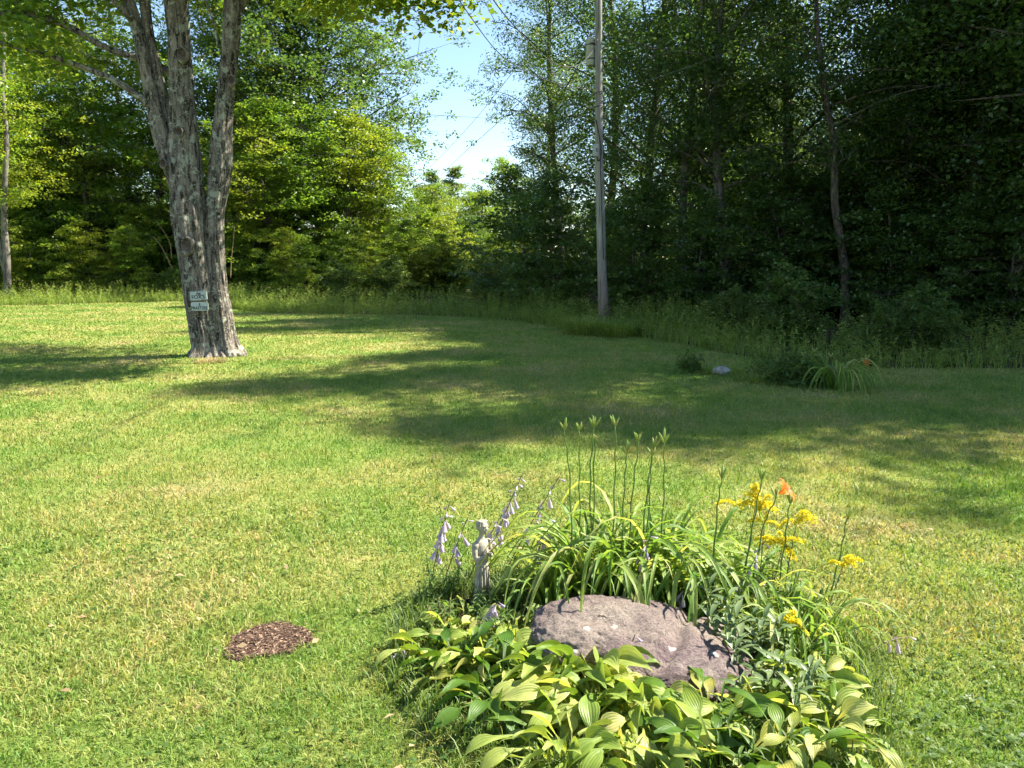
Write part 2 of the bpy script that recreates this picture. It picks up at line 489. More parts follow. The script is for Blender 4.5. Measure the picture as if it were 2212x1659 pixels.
# outline of the mown lawn, clockwise from the near left (x, depth)
edge_px = [(-500, 655), (0, 660), (200, 655), (420, 652), (540, 672), (700, 678), (830, 680), (1000, 684), (1150, 698), (1230, 712), (1380, 728), (1500, 750), (1640, 775), (1760, 790), (1900, 795), (2212, 797), (2800, 812)]
lawn_edge = [G(x, y) for x, y in edge_px]
LE = np.array([(p.x, p.y) for p in lawn_edge])
lawn_poly = np.vstack([[(-40, -12)], [(-44, LE[0, 1])], catmull(np.c_[LE, np.zeros(len(LE))], 4)[:, :2], [(24, LE[-1, 1] - 1)], [(26, -12)]])
def in_poly(P_, poly):
    x, y = P_[:, 0], P_[:, 1]
    inside = np.zeros(len(P_), bool)
    j = len(poly) - 1
    for i in range(len(poly)):
        xi, yi = poly[i]
        xj, yj = poly[j]
        c = ((yi > y) != (yj > y)) & (x < (xj - xi) * (y - yi) / (yj - yi + 1e-12) + xi)
        inside ^= c
        j = i
    return inside
lm = bpy.data.meshes.new('lawn')
bm = bmesh.new()
bvs = [bm.verts.new((p[0], p[1], 0.006)) for p in lawn_poly]
bm.faces.new(bvs)
bmesh.ops.triangulate(bm, faces=bm.faces[:])
bmesh.ops.recalc_face_normals(bm, faces=bm.faces[:])
bm.to_mesh(lm)
bm.free()
lm.materials.append(M['lawn'])
tag(link('lawn', lm), 'patchy sunlit and shaded mown lawn', None, kind='structure')

# ------------------------------------------------------------------ mulch patch position (no grass there)
mul_c = G(580, 1388)
mul_rx = (G(660, 1388) - G(500, 1388)).length / 2
mul_ry = (G(580, 1350) - G(580, 1427)).length / 2
def mulch_r(a):
    return 1 + 0.10 * np.sin(2 * a + 0.7) + 0.07 * np.sin(3 * a + 2.0) + 0.05 * np.sin(5 * a) + 0.03 * np.sin(9 * a + 1)

# garden bed outline in plan (grass is thin there)
bed_c = G(1400, 1440)

# ------------------------------------------------------------------ grass blades on the lawn
def make_grass():
    rng = np.random.default_rng(5)
    n_try = 1500000
    dmin, dmax = 1.6, 36.0
    # distance law: density per square metre falls with distance
    d = np.linspace(dmin, dmax, 4000)
    dens = 8200 * np.minimum(1, (3.2 / d) ** 1.75)
    wid = 1.5 * d + 3.5
    cdf = np.cumsum(dens * wid) * (d[1] - d[0])
    n = int(cdf[-1])
    Y = np.interp(rng.uniform(0, cdf[-1], n), cdf, d)
    X = rng.uniform(-0.5, 0.5, n) * (1.5 * Y + 3.5)
    P_ = np.stack([X, Y], -1)
    keep = in_poly(P_, lawn_poly)
    a = np.arctan2((P_[:, 1] - mul_c.y) / mul_ry, (P_[:, 0] - mul_c.x) / mul_rx)
    q = np.hypot((P_[:, 0] - mul_c.x) / mul_rx, (P_[:, 1] - mul_c.y) / mul_ry) / mulch_r(a)
    keep &= q > 0.88 + 0.22 * rng.random(len(q))
    P_ = P_[keep]
    n = len(P_)
    d = np.hypot(P_[:, 0], P_[:, 1])
    # tufts: low-frequency height field
    hf = 0.5 + 0.5 * np.sin(P_[:, 0] * 3.1 + 1.7 * np.sin(P_[:, 1] * 2.3)) * np.sin(P_[:, 1] * 3.7 + 1.3 * np.sin(P_[:, 0] * 1.9))
    ln = rng.uniform(0.025, 0.06, n) * (0.75 + 0.5 * hf)
    ln[rng.random(n) < 0.02] *= 1.6
    w = np.maximum(0.0022, 0.0007 * d) * rng.uniform(0.7, 1.4, n)
    az = rng.uniform(0, 2 * np.pi, n) + 0.0
    lean = np.abs(rng.normal(0.55, 0.38, n)).clip(0.05, 1.35)
    u = np.stack([np.cos(az) * np.sin(lean), np.sin(az) * np.sin(lean), np.cos(lean)], -1)
    fa = rng.uniform(0, 2 * np.pi, n)
    s = np.stack([np.cos(fa), np.sin(fa), np.zeros(n)], -1)
    c = np.concatenate([P_, np.full((n, 1), 0.004)], 1)
    r = rng.random(n)
    near = d < 6.5
    # far: one triangle a blade
    f = ~near
    v1 = np.stack([c[f] - s[f] * w[f, None], c[f] + s[f] * w[f, None], c[f] + u[f] * ln[f, None]], 1).reshape(-1, 3)
    t1 = np.arange(len(v1)).reshape(-1, 3)
    # near: bent blade, quad + triangle
    g = near
    mid = c[g] + u[g] * (ln[g] * 0.6)[:, None]
    u2 = u[g] + np.stack([np.cos(az[g]), np.sin(az[g]), np.full(g.sum(), -0.5)], -1) * 0.7
    u2 /= np.linalg.norm(u2, axis=1)[:, None]
    tip = mid + u2 * (ln[g] * 0.5)[:, None]
    sw = s[g] * w[g, None]
    v2 = np.stack([c[g] - sw, c[g] + sw, mid + sw * 0.8, mid - sw * 0.8, tip], 1).reshape(-1, 3)
    k = np.arange(g.sum()) * 5
    o1 = len(v1)
    q2 = np.stack([k, k + 1, k + 2, k + 3], -1) + o1
    t2 = np.stack([k + 3, k + 2, k + 4], -1) + o1
    rr = np.concatenate([np.repeat(r[f], 3), np.repeat(r[g], 5)])
    o = link('grass', mesh_np('grass', np.vstack([v1, v2]), [np.vstack([t1, t2]), q2], M['blade'], False, rr))
    tag(o, 'short mown grass blades, green with dry straw-coloured patches', None, kind='stuff')
make_grass()

def make_clover():
    rng = np.random.default_rng(9)
    n = 9000
    Y = 2.2 + 9.0 * rng.random(n) ** 1.6
    X = rng.uniform(-0.5, 0.5, n) * (1.5 * Y + 2)
    f = np.sin(X * 1.3 + 2) * np.sin(Y * 1.1 + X * 0.6) + rng.normal(0, 0.35, n)
    k = f > 0.25
    c0 = np.stack([X[k], Y[k], rng.uniform(0.025, 0.045, k.sum())], -1)
    q = np.hypot((c0[:, 0] - mul_c.x) / mul_rx, (c0[:, 1] - mul_c.y) / mul_ry)
    c0 = c0[q > 1.25]
    vs_, qs, rs = [], [], []
    off = 0
    base = rng.uniform(0, 6.28, len(c0))
    rr = rng.random(len(c0))
    for j in range(3):
        az = base + j * 2.094
        cc = c0 + np.stack([np.cos(az), np.sin(az), np.zeros(len(c0))], -1) * 0.009
        v, qd = leaf_quads(cc, 0.021, 0.021, rng, 0.0, 0.15, 0.15, az)
        vs_.append(v); qs.append(qd + off); rs.append(np.repeat(rr, 4)); off += len(v)
    o = link('clover', mesh_np('clover', np.vstack(vs_), [np.vstack(qs)], M['fern_leaf'], False, np.concatenate(rs)))
    tag(o, 'clover leaves growing through the mown grass', None, kind='stuff')
make_clover()

def make_litter():
    rng = np.random.default_rng(19)
    n = 260
    Y = 2.4 + 18 * rng.random(n) ** 1.3
    X = rng.uniform(-0.5, 0.5, n) * (1.5 * Y + 2)
    c = np.stack([X, Y, rng.uniform(0.03, 0.05, n)], -1)
    v, q = leaf_quads(c, 0.05, 0.03, rng, 0.0, 0.2, 0.3)
    o = link('fallen_leaves', mesh_np('fallen_leaves', v, [q], M['straw'], False, np.repeat(rng.random(n), 4)))
    tag(o, 'scattered dry fallen leaves lying in the mown grass', None, kind='stuff')
make_litter()

# ------------------------------------------------------------------ tree kit
def envelope(t, shape):
    if shape == 'round':
        return math.sqrt(max(0.0, 1 - (2 * t - 0.85) ** 2 / 1.5)) if t < 1 else 0
    if shape == 'tall':
        return (0.55 + 0.45 * math.sin(math.pi * min(1, t * 1.15))) * (1 - 0.75 * max(0, t - 0.6) / 0.4)
    return max(0.12, (1 - t)) ** 0.75          # cone

def tree_meshes(key, seed, H, cb, Rc, leafL, leafW, nleaf, shape, mat_leaf, mat_bark, r0, nlimb=34, spread=0.6, flat=0.45, lean=(0, 0), wig=0.25, pitch=-0.25):
    rng = np.random.default_rng(seed)
    zs = np.linspace(0, H * 0.96, 14)
    ph = rng.uniform(0, 6.28, 4)
    path = np.stack([wig * np.sin(zs / H * 5 + ph[0]) - wig * math.sin(ph[0]) + lean[0] * zs / H,
                     wig * np.sin(zs / H * 4 + ph[1]) - wig * math.sin(ph[1]) + lean[1] * zs / H, zs], -1)
    rad = r0 * (1 - 0.9 * zs / (H * 0.96)) + 0.012
    rad[0] *= 1.35
    tb = MB()
    tb.add(*tube(path, rad, 9))
    cents, wts = [], []
    for i in range(nlimb):
        t = (i + rng.uniform(0.1, 0.9)) / nlimb
        h = cb + t * (H - cb)
        rmax = Rc * envelope(t, shape) * rng.uniform(0.72, 1.12)
        az = i * 2.39996 + rng.normal(0, 0.35)
        rise = rmax * rng.uniform(0.25, 0.75)
        h0 = max(cb * 0.75, h - rise)
        base = np.array([np.interp(h0, zs, path[:, 0]), np.interp(h0, zs, path[:, 1]), h0])
        tip = np.array([np.interp(h, zs, path[:, 0]) + math.cos(az) * rmax, np.interp(h, zs, path[:, 1]) + math.sin(az) * rmax, h])
        mid = base * 0.5 + tip * 0.5 + np.array([0, 0, 0.12 * rmax]) + rng.normal(0, 0.06 * rmax, 3)
        lp = catmull([base, mid, tip], 5)
        lr = max(0.015, min(0.4 * np.interp(h0, zs, rad), 0.028 * rmax))
        tb.add(*tube(lp, np.linspace(lr, 0.008, len(lp)), 5, cap=False))
        nsub = max(3, int(2 + 4.2 * rmax))
        for k in range(nsub):
            s = rng.uniform(0.28, 1.0)
            p = lp[min(len(lp) - 1, int(s * (len(lp) - 1)))]
            off = rng.normal(0, 1, 3) * np.array([1, 1, 0.55])
            q = p + off * rmax * 0.22 * (0.4 + s)
            q[2] = max(q[2], cb * 0.8)
            if rng.random() < 0.35:
                tb.add(*tube(np.array([p, (p + q) / 2 + rng.normal(0, 0.05, 3), q]), np.array([0.014, 0.01, 0.005]), 4, cap=False))
            cents.append(q)
            wts.append(rng.uniform(0.5, 1.4))
    for k in range(6):
        cents.append(path[-1] + rng.normal(0, 0.2, 3)); wts.append(0.8 if shape != 'cone' else 0.12)
    cents = np.array(cents)
    wts = np.array(wts)
    cnt = rng.multinomial(nleaf, wts / wts.sum())
    idx = np.repeat(np.arange(len(cents)), cnt)
    size = spread * np.sqrt(wts)[idx]
    off = rng.normal(0, 1, (nleaf, 3))
    off /= np.linalg.norm(off, axis=1)[:, None]
    off *= (rng.random(nleaf) ** 0.45)[:, None]
    off *= np.stack([size, size, size * flat], -1)
    off[:, 2] -= 0.22 * (off[:, 0] ** 2 + off[:, 1] ** 2) / (size + 1e-6)
    c = cents[idx] + off
    c[:, 2] = np.maximum(c[:, 2], 0.15)
    v, q = leaf_quads(c, leafL, leafW, rng, pitch, 0.35, 0.5)
    clr = rng.random(len(cents))
    r = np.repeat((0.55 * rng.random(nleaf) + 0.45 * clr[idx]), 4)
    crown = mesh_np(key + '_crown', v, [q], mat_leaf, False, r)
    trunk = tb.mesh(key + '_trunk', mat_bark)
    return trunk, crown

PROTO = {}
PROTO['maple_a'] = tree_meshes('maple_a', 1, 17, 2.2, 4.6, 0.15, 0.125, 34000, 'round', M['maple_leaf'], M['bark_dark'], 0.22, 44, 0.75, 0.32)
PROTO['maple_b'] = tree_meshes('maple_b', 2, 11, 0.9, 3.6, 0.15, 0.125, 26000, 'round', M['maple_leaf'], M['bark_dark'], 0.14, 38, 0.65, 0.32)
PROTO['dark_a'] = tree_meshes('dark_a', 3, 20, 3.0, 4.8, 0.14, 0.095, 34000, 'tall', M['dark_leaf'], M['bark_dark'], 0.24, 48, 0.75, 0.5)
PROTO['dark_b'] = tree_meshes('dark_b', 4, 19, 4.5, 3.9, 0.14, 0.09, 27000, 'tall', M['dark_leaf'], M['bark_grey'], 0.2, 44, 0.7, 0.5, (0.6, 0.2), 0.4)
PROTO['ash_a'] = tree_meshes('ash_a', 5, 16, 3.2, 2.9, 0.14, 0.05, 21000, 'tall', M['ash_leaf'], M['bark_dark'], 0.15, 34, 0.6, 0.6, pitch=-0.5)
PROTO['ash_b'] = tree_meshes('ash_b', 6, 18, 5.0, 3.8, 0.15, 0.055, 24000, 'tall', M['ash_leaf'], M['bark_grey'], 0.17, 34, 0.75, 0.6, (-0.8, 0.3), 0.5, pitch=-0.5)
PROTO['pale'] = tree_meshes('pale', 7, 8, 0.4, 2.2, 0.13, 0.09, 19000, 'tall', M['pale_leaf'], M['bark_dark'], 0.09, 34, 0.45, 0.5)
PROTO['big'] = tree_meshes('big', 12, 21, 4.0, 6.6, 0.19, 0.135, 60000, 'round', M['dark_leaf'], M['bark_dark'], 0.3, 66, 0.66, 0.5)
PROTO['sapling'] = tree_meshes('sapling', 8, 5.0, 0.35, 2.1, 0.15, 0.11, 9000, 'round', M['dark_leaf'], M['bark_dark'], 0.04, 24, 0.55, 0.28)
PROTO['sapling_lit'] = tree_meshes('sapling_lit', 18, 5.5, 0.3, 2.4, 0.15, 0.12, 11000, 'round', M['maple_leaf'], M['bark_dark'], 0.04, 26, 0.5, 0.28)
PROTO['bush'] = tree_meshes('bush', 10, 2.2, 0.15, 1.25, 0.12, 0.08, 6500, 'round', M['fern_leaf'], M['bark_dark'], 0.02, 22, 0.35, 0.45)

def tree(name, kind, x, d, scale, rz, label, cat='tree', group=None, sxy=1.0):
    t = thing(name, label, cat, (x, d, 0), rz, group)
    t.scale = (scale * sxy, scale * sxy, scale)
    tr, cr = PROTO[kind]
    link('trunk', tr, t)
    link('crown', cr, t)
    return t

def at(px, d):                 # x position of a 2212-picture column at depth d
    return (px * K - 512.0) / FPX * d / CP * 0.995

# ------------------------------------------------------------------ woods on the left
GL, GM, GR = 'trees of the wood on the left', 'low trees closing the gap', 'trees of the shaded wood on the right'
left = [
 ('maple_tree', 'maple_a', -90, 50.0, 1.22, 0.3, 1.0, 'green maple at the far left edge, partly cut by the picture border'),
 ('maple_tree', 'maple_b', 40, 48.0, 1.35, 1.1, 1.0, 'leafy maple just right of the pale split trunk at the left edge'),
 ('maple_tree', 'maple_a', 130, 52.0, 1.16, 2.0, 1.0, 'tall maple behind the low branches of the big sign tree'),
 ('maple_tree', 'maple_b', 215, 47.0, 1.41, 4.4, 1.0, 'dense green maple midway between the left edge and the sign tree'),
 ('forest_tree', 'dark_a', 300, 54.0, 1.09, 0.9, 1.0, 'dark tall tree seen left of the sign tree stems'),
 ('maple_tree', 'maple_b', 350, 47.0, 1.35, 3.3, 1.0, 'shaded maple directly behind the sign tree trunk'),
 ('maple_tree', 'maple_a', 530, 47.0, 1.15, 5.2, 0.8, 'bright yellow-green maple right behind the sign tree'),
 ('forest_tree', 'big', 632, 49.0, 1.17, 3.9, 0.95, 'tallest dark tree left of the open sky'),
 ('forest_tree', 'big', 722, 52.0, 1.16, 1.9, 0.86, 'dark tree whose boughs reach out into the open sky'),
 ('maple_tree', 'maple_b', 600, 43.0, 0.96, 0.6, 1.1, 'low yellow-green maple right of the sign tree with drooping sprays'),
 ('maple_tree', 'maple_b', 740, 43.5, 0.93, 2.9, 1.1, 'low bright maple below the tallest dark tree'),
 ('maple_tree', 'maple_b', 835, 47.0, 0.87, 4.8, 1.0, 'lit low maple at the left foot of the sky gap'),
]
for nm, k, px, d, s, rz, sxy, lab in left:
    tree(nm, k, at(px, d), d, s, rz, lab, 'tree', GL, sxy)

dS = 37.5
bS = Vector((PD(14, 600, dS).x, dS, 0))
tS = thing('split_trunk_tree', 'tree with a pale split trunk at the left picture border', 'tree', bS, 0, GL)
for pts_, r_ in (([(16, 640), (15, 560), (9, 480), (10, 400), (14, 300), (6, 200), (8, 60), (12, -80), (20, -240)], 0.17), ([(20, 620), (6, 560), (-6, 500), (-16, 420), (-24, 300), (-40, 150), (-60, -40)], 0.13)):
    pth = catmull([tuple(PD(x, y, dS) - bS) for x, y in pts_], 5)
    b = MB(); b.add(*tube(pth, np.linspace(r_, 0.05, len(pth)), 12))
    link('trunk', b.mesh('split_trunk', M['bark_grey']), tS)
link('crown', PROTO['maple_a'][1], tS, (-0.5, 0.5, 3.2), None, 0.85)

mid = [
 ('young_tree', 'pale', 905, 75.4, 1.09, 0.0, 1.2, 'pale pointed young tree left in the sky gap'),
 ('young_tree', 'pale', 935, 84.1, 1.42, 1.0, 1.1, 'tallest pale pointed tree in the sky gap'),
 ('young_tree', 'pale', 995, 87.0, 1.52, 2.0, 1.2, 'pale feathery tree in the middle of the sky gap'),
 ('young_tree', 'pale', 1040, 72.5, 1.01, 3.0, 1.3, 'small pale tree below the feathery tree in the gap'),
 ('young_maple', 'maple_b', 1095, 68.1, 0.96, 4.0, 1.0, 'yellow-green maple at the right foot of the sky gap'),
 ('young_maple', 'maple_b', 950, 60.9, 0.70, 5.0, 1.2, 'low round green maple under the sky gap'),
 ('young_maple', 'maple_b', 1040, 58.0, 0.64, 1.0, 1.3, 'low dark green maple behind the tall weeds under the gap'),
]
for nm, k, px, d, s, rz, sxy, lab in mid:
    tree(nm, k, at(px, d), d, s, rz, lab, 'tree', GM, sxy)

# ------------------------------------------------------------------ woods on the right
right = [
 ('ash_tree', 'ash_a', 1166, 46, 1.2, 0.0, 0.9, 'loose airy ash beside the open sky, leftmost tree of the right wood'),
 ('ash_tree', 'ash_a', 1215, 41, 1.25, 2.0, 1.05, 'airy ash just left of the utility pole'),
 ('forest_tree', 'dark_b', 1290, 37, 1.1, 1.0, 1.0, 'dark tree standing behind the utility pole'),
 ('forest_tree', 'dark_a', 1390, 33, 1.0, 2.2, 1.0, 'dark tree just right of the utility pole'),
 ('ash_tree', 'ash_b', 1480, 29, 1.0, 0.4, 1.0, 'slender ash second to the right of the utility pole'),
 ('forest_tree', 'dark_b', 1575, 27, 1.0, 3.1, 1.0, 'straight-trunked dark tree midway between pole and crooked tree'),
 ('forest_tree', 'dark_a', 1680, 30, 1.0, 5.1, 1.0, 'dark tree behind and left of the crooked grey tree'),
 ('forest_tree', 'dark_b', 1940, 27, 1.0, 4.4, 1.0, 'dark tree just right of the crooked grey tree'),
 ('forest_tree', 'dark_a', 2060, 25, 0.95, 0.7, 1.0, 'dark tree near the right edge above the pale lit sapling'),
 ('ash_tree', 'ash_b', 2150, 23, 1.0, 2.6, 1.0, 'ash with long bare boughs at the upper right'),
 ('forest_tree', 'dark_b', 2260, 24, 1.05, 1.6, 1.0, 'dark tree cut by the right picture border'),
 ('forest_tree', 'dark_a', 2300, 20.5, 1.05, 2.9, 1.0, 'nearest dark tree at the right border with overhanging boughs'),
]
for nm, k, px, d, s, rz, sxy, lab in right:
    tree(nm, k, at(px, d), d, s, rz, lab, 'tree', GR, sxy)

# the crooked grey tree
dC = 24.0
cp_ = [PD(x, y, dC) for x, y in ((1826, 700), (1826, 640), (1822, 560), (1812, 500), (1803, 430), (1803, 360), (1800, 300), (1786, 230), (1775, 150), (1766, 60), (1760, -60), (1748, -200), (1740, -330))]
base_c = Vector((cp_[0].x, dC, 0))
t = thing('crooked_tree', 'slender tree with an S-bent trunk in the shaded right wood', 'tree', base_c, 0, GR)
path = catmull([(0, 0, -0.05)] + [tuple(p - base_c) for p in cp_[1:]], 5)
rad = np.interp(np.linspace(0, 1, len(path)), [0, 0.1, 0.55, 1], [0.17, 0.135, 0.10, 0.03])
b = MB(); b.add(*tube(path, rad, 12))
rng = np.random.default_rng(77)
cent = []
for i in range(26):
    s = rng.uniform(0.42, 1.0)
    p0 = path[int(s * (len(path) - 1))]
    az = i * 2.4 + rng.normal(0, 0.3)
    ln = rng.uniform(1.8, 4.2) * (1.2 - 0.5 * s)
    tip = p0 + np.array([math.cos(az) * ln, math.sin(az) * ln, rng.uniform(-0.3, 1.2)])
    lp = catmull([p0, (p0 + tip) / 2 + np.array([0, 0, 0.3]), tip], 5)
    b.add(*tube(lp, np.linspace(0.04, 0.006, len(lp)), 5, cap=False))
    for k in range(7):
        cent.append(lp[rng.integers(3, len(lp))] + rng.normal(0, 0.35, 3))
link('trunk', b.mesh('crooked_trunk', M['bark_dark']), t)
cent = np.array(cent)
idx = rng.integers(0, len(cent), 8000)
cc = cent[idx] + rng.normal(0, 1, (8000, 3)) * np.array([0.38, 0.38, 0.2])
v, q = leaf_quads(cc, 0.16, 0.06, rng, -0.5, 0.4, 0.5)
link('crown', mesh_np('crooked_crown', v, [q], M['ash_leaf'], False, np.repeat(rng.random(8000), 4)), t)

# trees beyond the right picture border that throw the long lawn shadow
GS = 'trees beyond the right picture border that shade the lawn'
for k, (x, d, s, kind, rz) in enumerate([(14.6, 18.2, 1.12, 'dark_a', 0.2), (17.4, 15.0, 1.12, 'dark_a', 1.4), (20.4, 14.9, 1.12, 'dark_a', 2.4), (23.4, 16.6, 1.12, 'dark_a', 3.9), (26.5, 18.0, 1.12, 'dark_a', 0.9), (19, 18.5, 1.12, 'dark_a', 5.0), (17.5, 22.5, 1.12, 'dark_a', 0.3), (22, 22.5, 1.1, 'dark_a', 2.2)]):
    tree('forest_tree', kind, x, d, s, rz, 'tall shade tree standing just beyond the right picture border', 'tree', GS)

# ------------------------------------------------------------------ deep wood and undergrowth: one mass each
def scatter(name, pts, protos, label):
    """one object that repeats trees over points (x, y, scale, rot, which)"""
    me = bpy.data.meshes.new(name)
    me.from_pydata([(p[0], p[1], 0) for p in pts], [], [])
    for an, tp, ix in (('sc', 'FLOAT', 2), ('rt', 'FLOAT', 3), ('wh', 'INT', 4)):
        a = me.attributes.new(an, tp, 'POINT')
        for i, p in enumerate(pts):
            a.data[i].value = p[ix]
    o = link(name, me)
    tag(o, label, None, kind='stuff')
    ng = bpy.data.node_groups.new(name, 'GeometryNodeTree')
    ng.interface.new_socket('Geometry', in_out='INPUT', socket_type='NodeSocketGeometry')
    ng.interface.new_socket('Geometry', in_out='OUTPUT', socket_type='NodeSocketGeometry')
    n, l = ng.nodes, ng.links
    gi, go = n.new('NodeGroupInput'), n.new('NodeGroupOutput')
    join = n.new('GeometryNodeJoinGeometry')
    def attr(nm, dt):
        a = n.new('GeometryNodeInputNamedAttribute')
        a.data_type = dt
        a.inputs[0].default_value = nm
        return a.outputs['Attribute']
    sc, rt, wh = attr('sc', 'FLOAT'), attr('rt', 'FLOAT'), attr('wh', 'INT')
    comb = n.new('ShaderNodeCombineXYZ')
    l.new(rt, comb.inputs[2])
    for w, objs in enumerate(protos):
        cmp_ = n.new('FunctionNodeCompare')
        cmp_.data_type, cmp_.operation = 'INT', 'EQUAL'
        l.new(wh, [s for s in cmp_.inputs if s.name == 'A' and s.type == 'INT'][0])
        [s for s in cmp_.inputs if s.name == 'B' and s.type == 'INT'][0].default_value = w
        for ob in objs:
            info = n.new('GeometryNodeObjectInfo')
            info.transform_space = 'ORIGINAL'
            info.inputs['Object'].default_value = ob
            info.inputs['As Instance'].default_value = True
            iop = n.new('GeometryNodeInstanceOnPoints')
            l.new(gi.outputs[0], iop.inputs['Points'])
            l.new(cmp_.outputs[0], iop.inputs['Selection'])
            l.new(info.outputs['Geometry'], iop.inputs['Instance'])
            l.new(comb.outputs[0], iop.inputs['Rotation'])
            l.new(sc, iop.inputs['Scale'])
            l.new(iop.outputs[0], join.inputs[0])
    l.new(join.outputs[0], go.inputs[0])
    md = o.modifiers.new('spread', 'NODES')
    md.node_group = ng
    return o

def parts_of(mesh_pair):
    out = []
    for me in mesh_pair:
        out.append(next(o for o in col.objects if o.data == me))
    return out

rngp = random.Random(3)
pts = []
for i in range(190):
    d = rngp.uniform(44, 80)
    x = rngp.uniform(-0.95, 1.05) * d
    a = x / d
    gap = -0.29 < a < 0.09
    if gap:
        continue
    if 0 < a < 0.24 and d > 40:
        continue
    if a < -0.05 and d < 52:
        continue
    if a > 0 and d < 40 - 12 * min(1, a):
        continue
    pts.append((x, d, rngp.uniform(0.75, 1.05) if a > 0.02 else rngp.uniform(0.7, 0.95), rngp.uniform(0, 6.28), rngp.randrange(3)))
for i in range(40):
    d = rngp.uniform(26, 36); a = rngp.uniform(0.5, 1.0)
    pts.append((a * d, d, rngp.uniform(0.8, 1.05), rngp.uniform(0, 6.28), rngp.randrange(3)))
scatter('deep_wood', pts, [parts_of(PROTO['dark_a']), parts_of(PROTO['ash_b']), parts_of(PROTO['maple_b'])], 'dense wood that reads as one mass behind the front trees')

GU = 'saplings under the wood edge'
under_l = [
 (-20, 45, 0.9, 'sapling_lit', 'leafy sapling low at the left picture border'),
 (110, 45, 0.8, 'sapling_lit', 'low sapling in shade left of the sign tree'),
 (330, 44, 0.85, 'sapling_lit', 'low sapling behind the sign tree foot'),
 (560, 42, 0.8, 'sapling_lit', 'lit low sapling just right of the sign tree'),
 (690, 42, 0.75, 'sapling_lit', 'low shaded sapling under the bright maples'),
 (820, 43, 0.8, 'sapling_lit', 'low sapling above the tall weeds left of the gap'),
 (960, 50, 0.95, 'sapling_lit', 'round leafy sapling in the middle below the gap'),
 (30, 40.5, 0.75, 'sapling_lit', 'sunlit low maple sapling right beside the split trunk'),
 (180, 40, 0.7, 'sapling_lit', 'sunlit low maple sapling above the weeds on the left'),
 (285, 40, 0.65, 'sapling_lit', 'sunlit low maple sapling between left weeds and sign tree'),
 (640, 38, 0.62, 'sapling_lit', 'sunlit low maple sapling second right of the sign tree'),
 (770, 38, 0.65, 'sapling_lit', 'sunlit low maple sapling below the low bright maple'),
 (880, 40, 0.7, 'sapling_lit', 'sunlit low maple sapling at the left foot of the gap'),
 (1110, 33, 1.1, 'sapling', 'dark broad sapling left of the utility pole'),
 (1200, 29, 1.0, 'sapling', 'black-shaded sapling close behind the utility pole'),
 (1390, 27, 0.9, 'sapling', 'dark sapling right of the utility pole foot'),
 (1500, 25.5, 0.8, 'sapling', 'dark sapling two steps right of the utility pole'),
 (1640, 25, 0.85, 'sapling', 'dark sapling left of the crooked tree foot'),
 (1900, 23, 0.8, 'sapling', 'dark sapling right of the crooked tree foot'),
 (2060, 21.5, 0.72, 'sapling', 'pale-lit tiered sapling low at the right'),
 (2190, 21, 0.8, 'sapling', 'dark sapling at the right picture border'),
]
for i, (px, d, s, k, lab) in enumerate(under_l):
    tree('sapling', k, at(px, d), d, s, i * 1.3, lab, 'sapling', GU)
upts = []
for i in range(150):
    d = rngp.uniform(27, 48); a = rngp.uniform(-0.85, 0.95)
    edge = np.interp(a, [-0.9, -0.5, -0.2, 0.02, 0.15, 0.35, 0.66, 1.0], [46, 47, 48, 52, 32, 27, 22, 20])
    d = edge + rngp.uniform(0.5, 15)
    upts.append((a * d, d, rngp.uniform(0.6, 1.15), rngp.uniform(0, 6.28), 0))
for i in range(26):
    d = rngp.uniform(40, 62); a = rngp.uniform(-0.2, 0.03)
    upts.append((a * d, d, rngp.uniform(0.35, 0.6), rngp.uniform(0, 6.28), 1))
scatter('undergrowth', upts, [parts_of(PROTO['sapling']), parts_of(PROTO['sapling_lit'])], 'dark leafy undergrowth filling the wood floor')

# leafy bushes at the edge of the lawn
GB = 'bushes along the shaded lawn edge'
for i, (px, py, s, lab) in enumerate([
 (1690, 742, 0.80, 'leafy bush with light top left of the second lily clump'),
 (1570, 728, 0.55, 'small dark bush between the pole and the leafy bush'),
 (2010, 772, 0.62, 'broad-leaved bush beyond the second lily clump'),
 (1900, 768, 0.45, 'low bush behind the orange lily flowers'),
 (1130, 668, 0.8, 'dark bush in the tall weeds left of the pole'),
 (860, 650, 0.9, 'grey-green bush behind the weeds in the middle'),
 (740, 652, 0.8, 'pale leafy bush behind the weeds below the bright maples'),
 (905, 640, 1.15, 'lit round bush left below the sky gap'),
 (985, 642, 1.05, 'lit bush in the middle below the sky gap'),
 (1050, 646, 1.1, 'half-shaded bush right below the sky gap'),
 (640, 645, 0.8, 'pale bush behind the weeds right of the sign tree'),
 (390, 645, 0.7, 'yellow-lit bush just left of the sign tree'),
 (270, 644, 0.6, 'yellow-lit bush among the weeds on the left')]):
    g = G(px, py)
    tree('bush', 'bush', g.x, g.y, s, i * 2.1, lab, 'bush', GB)

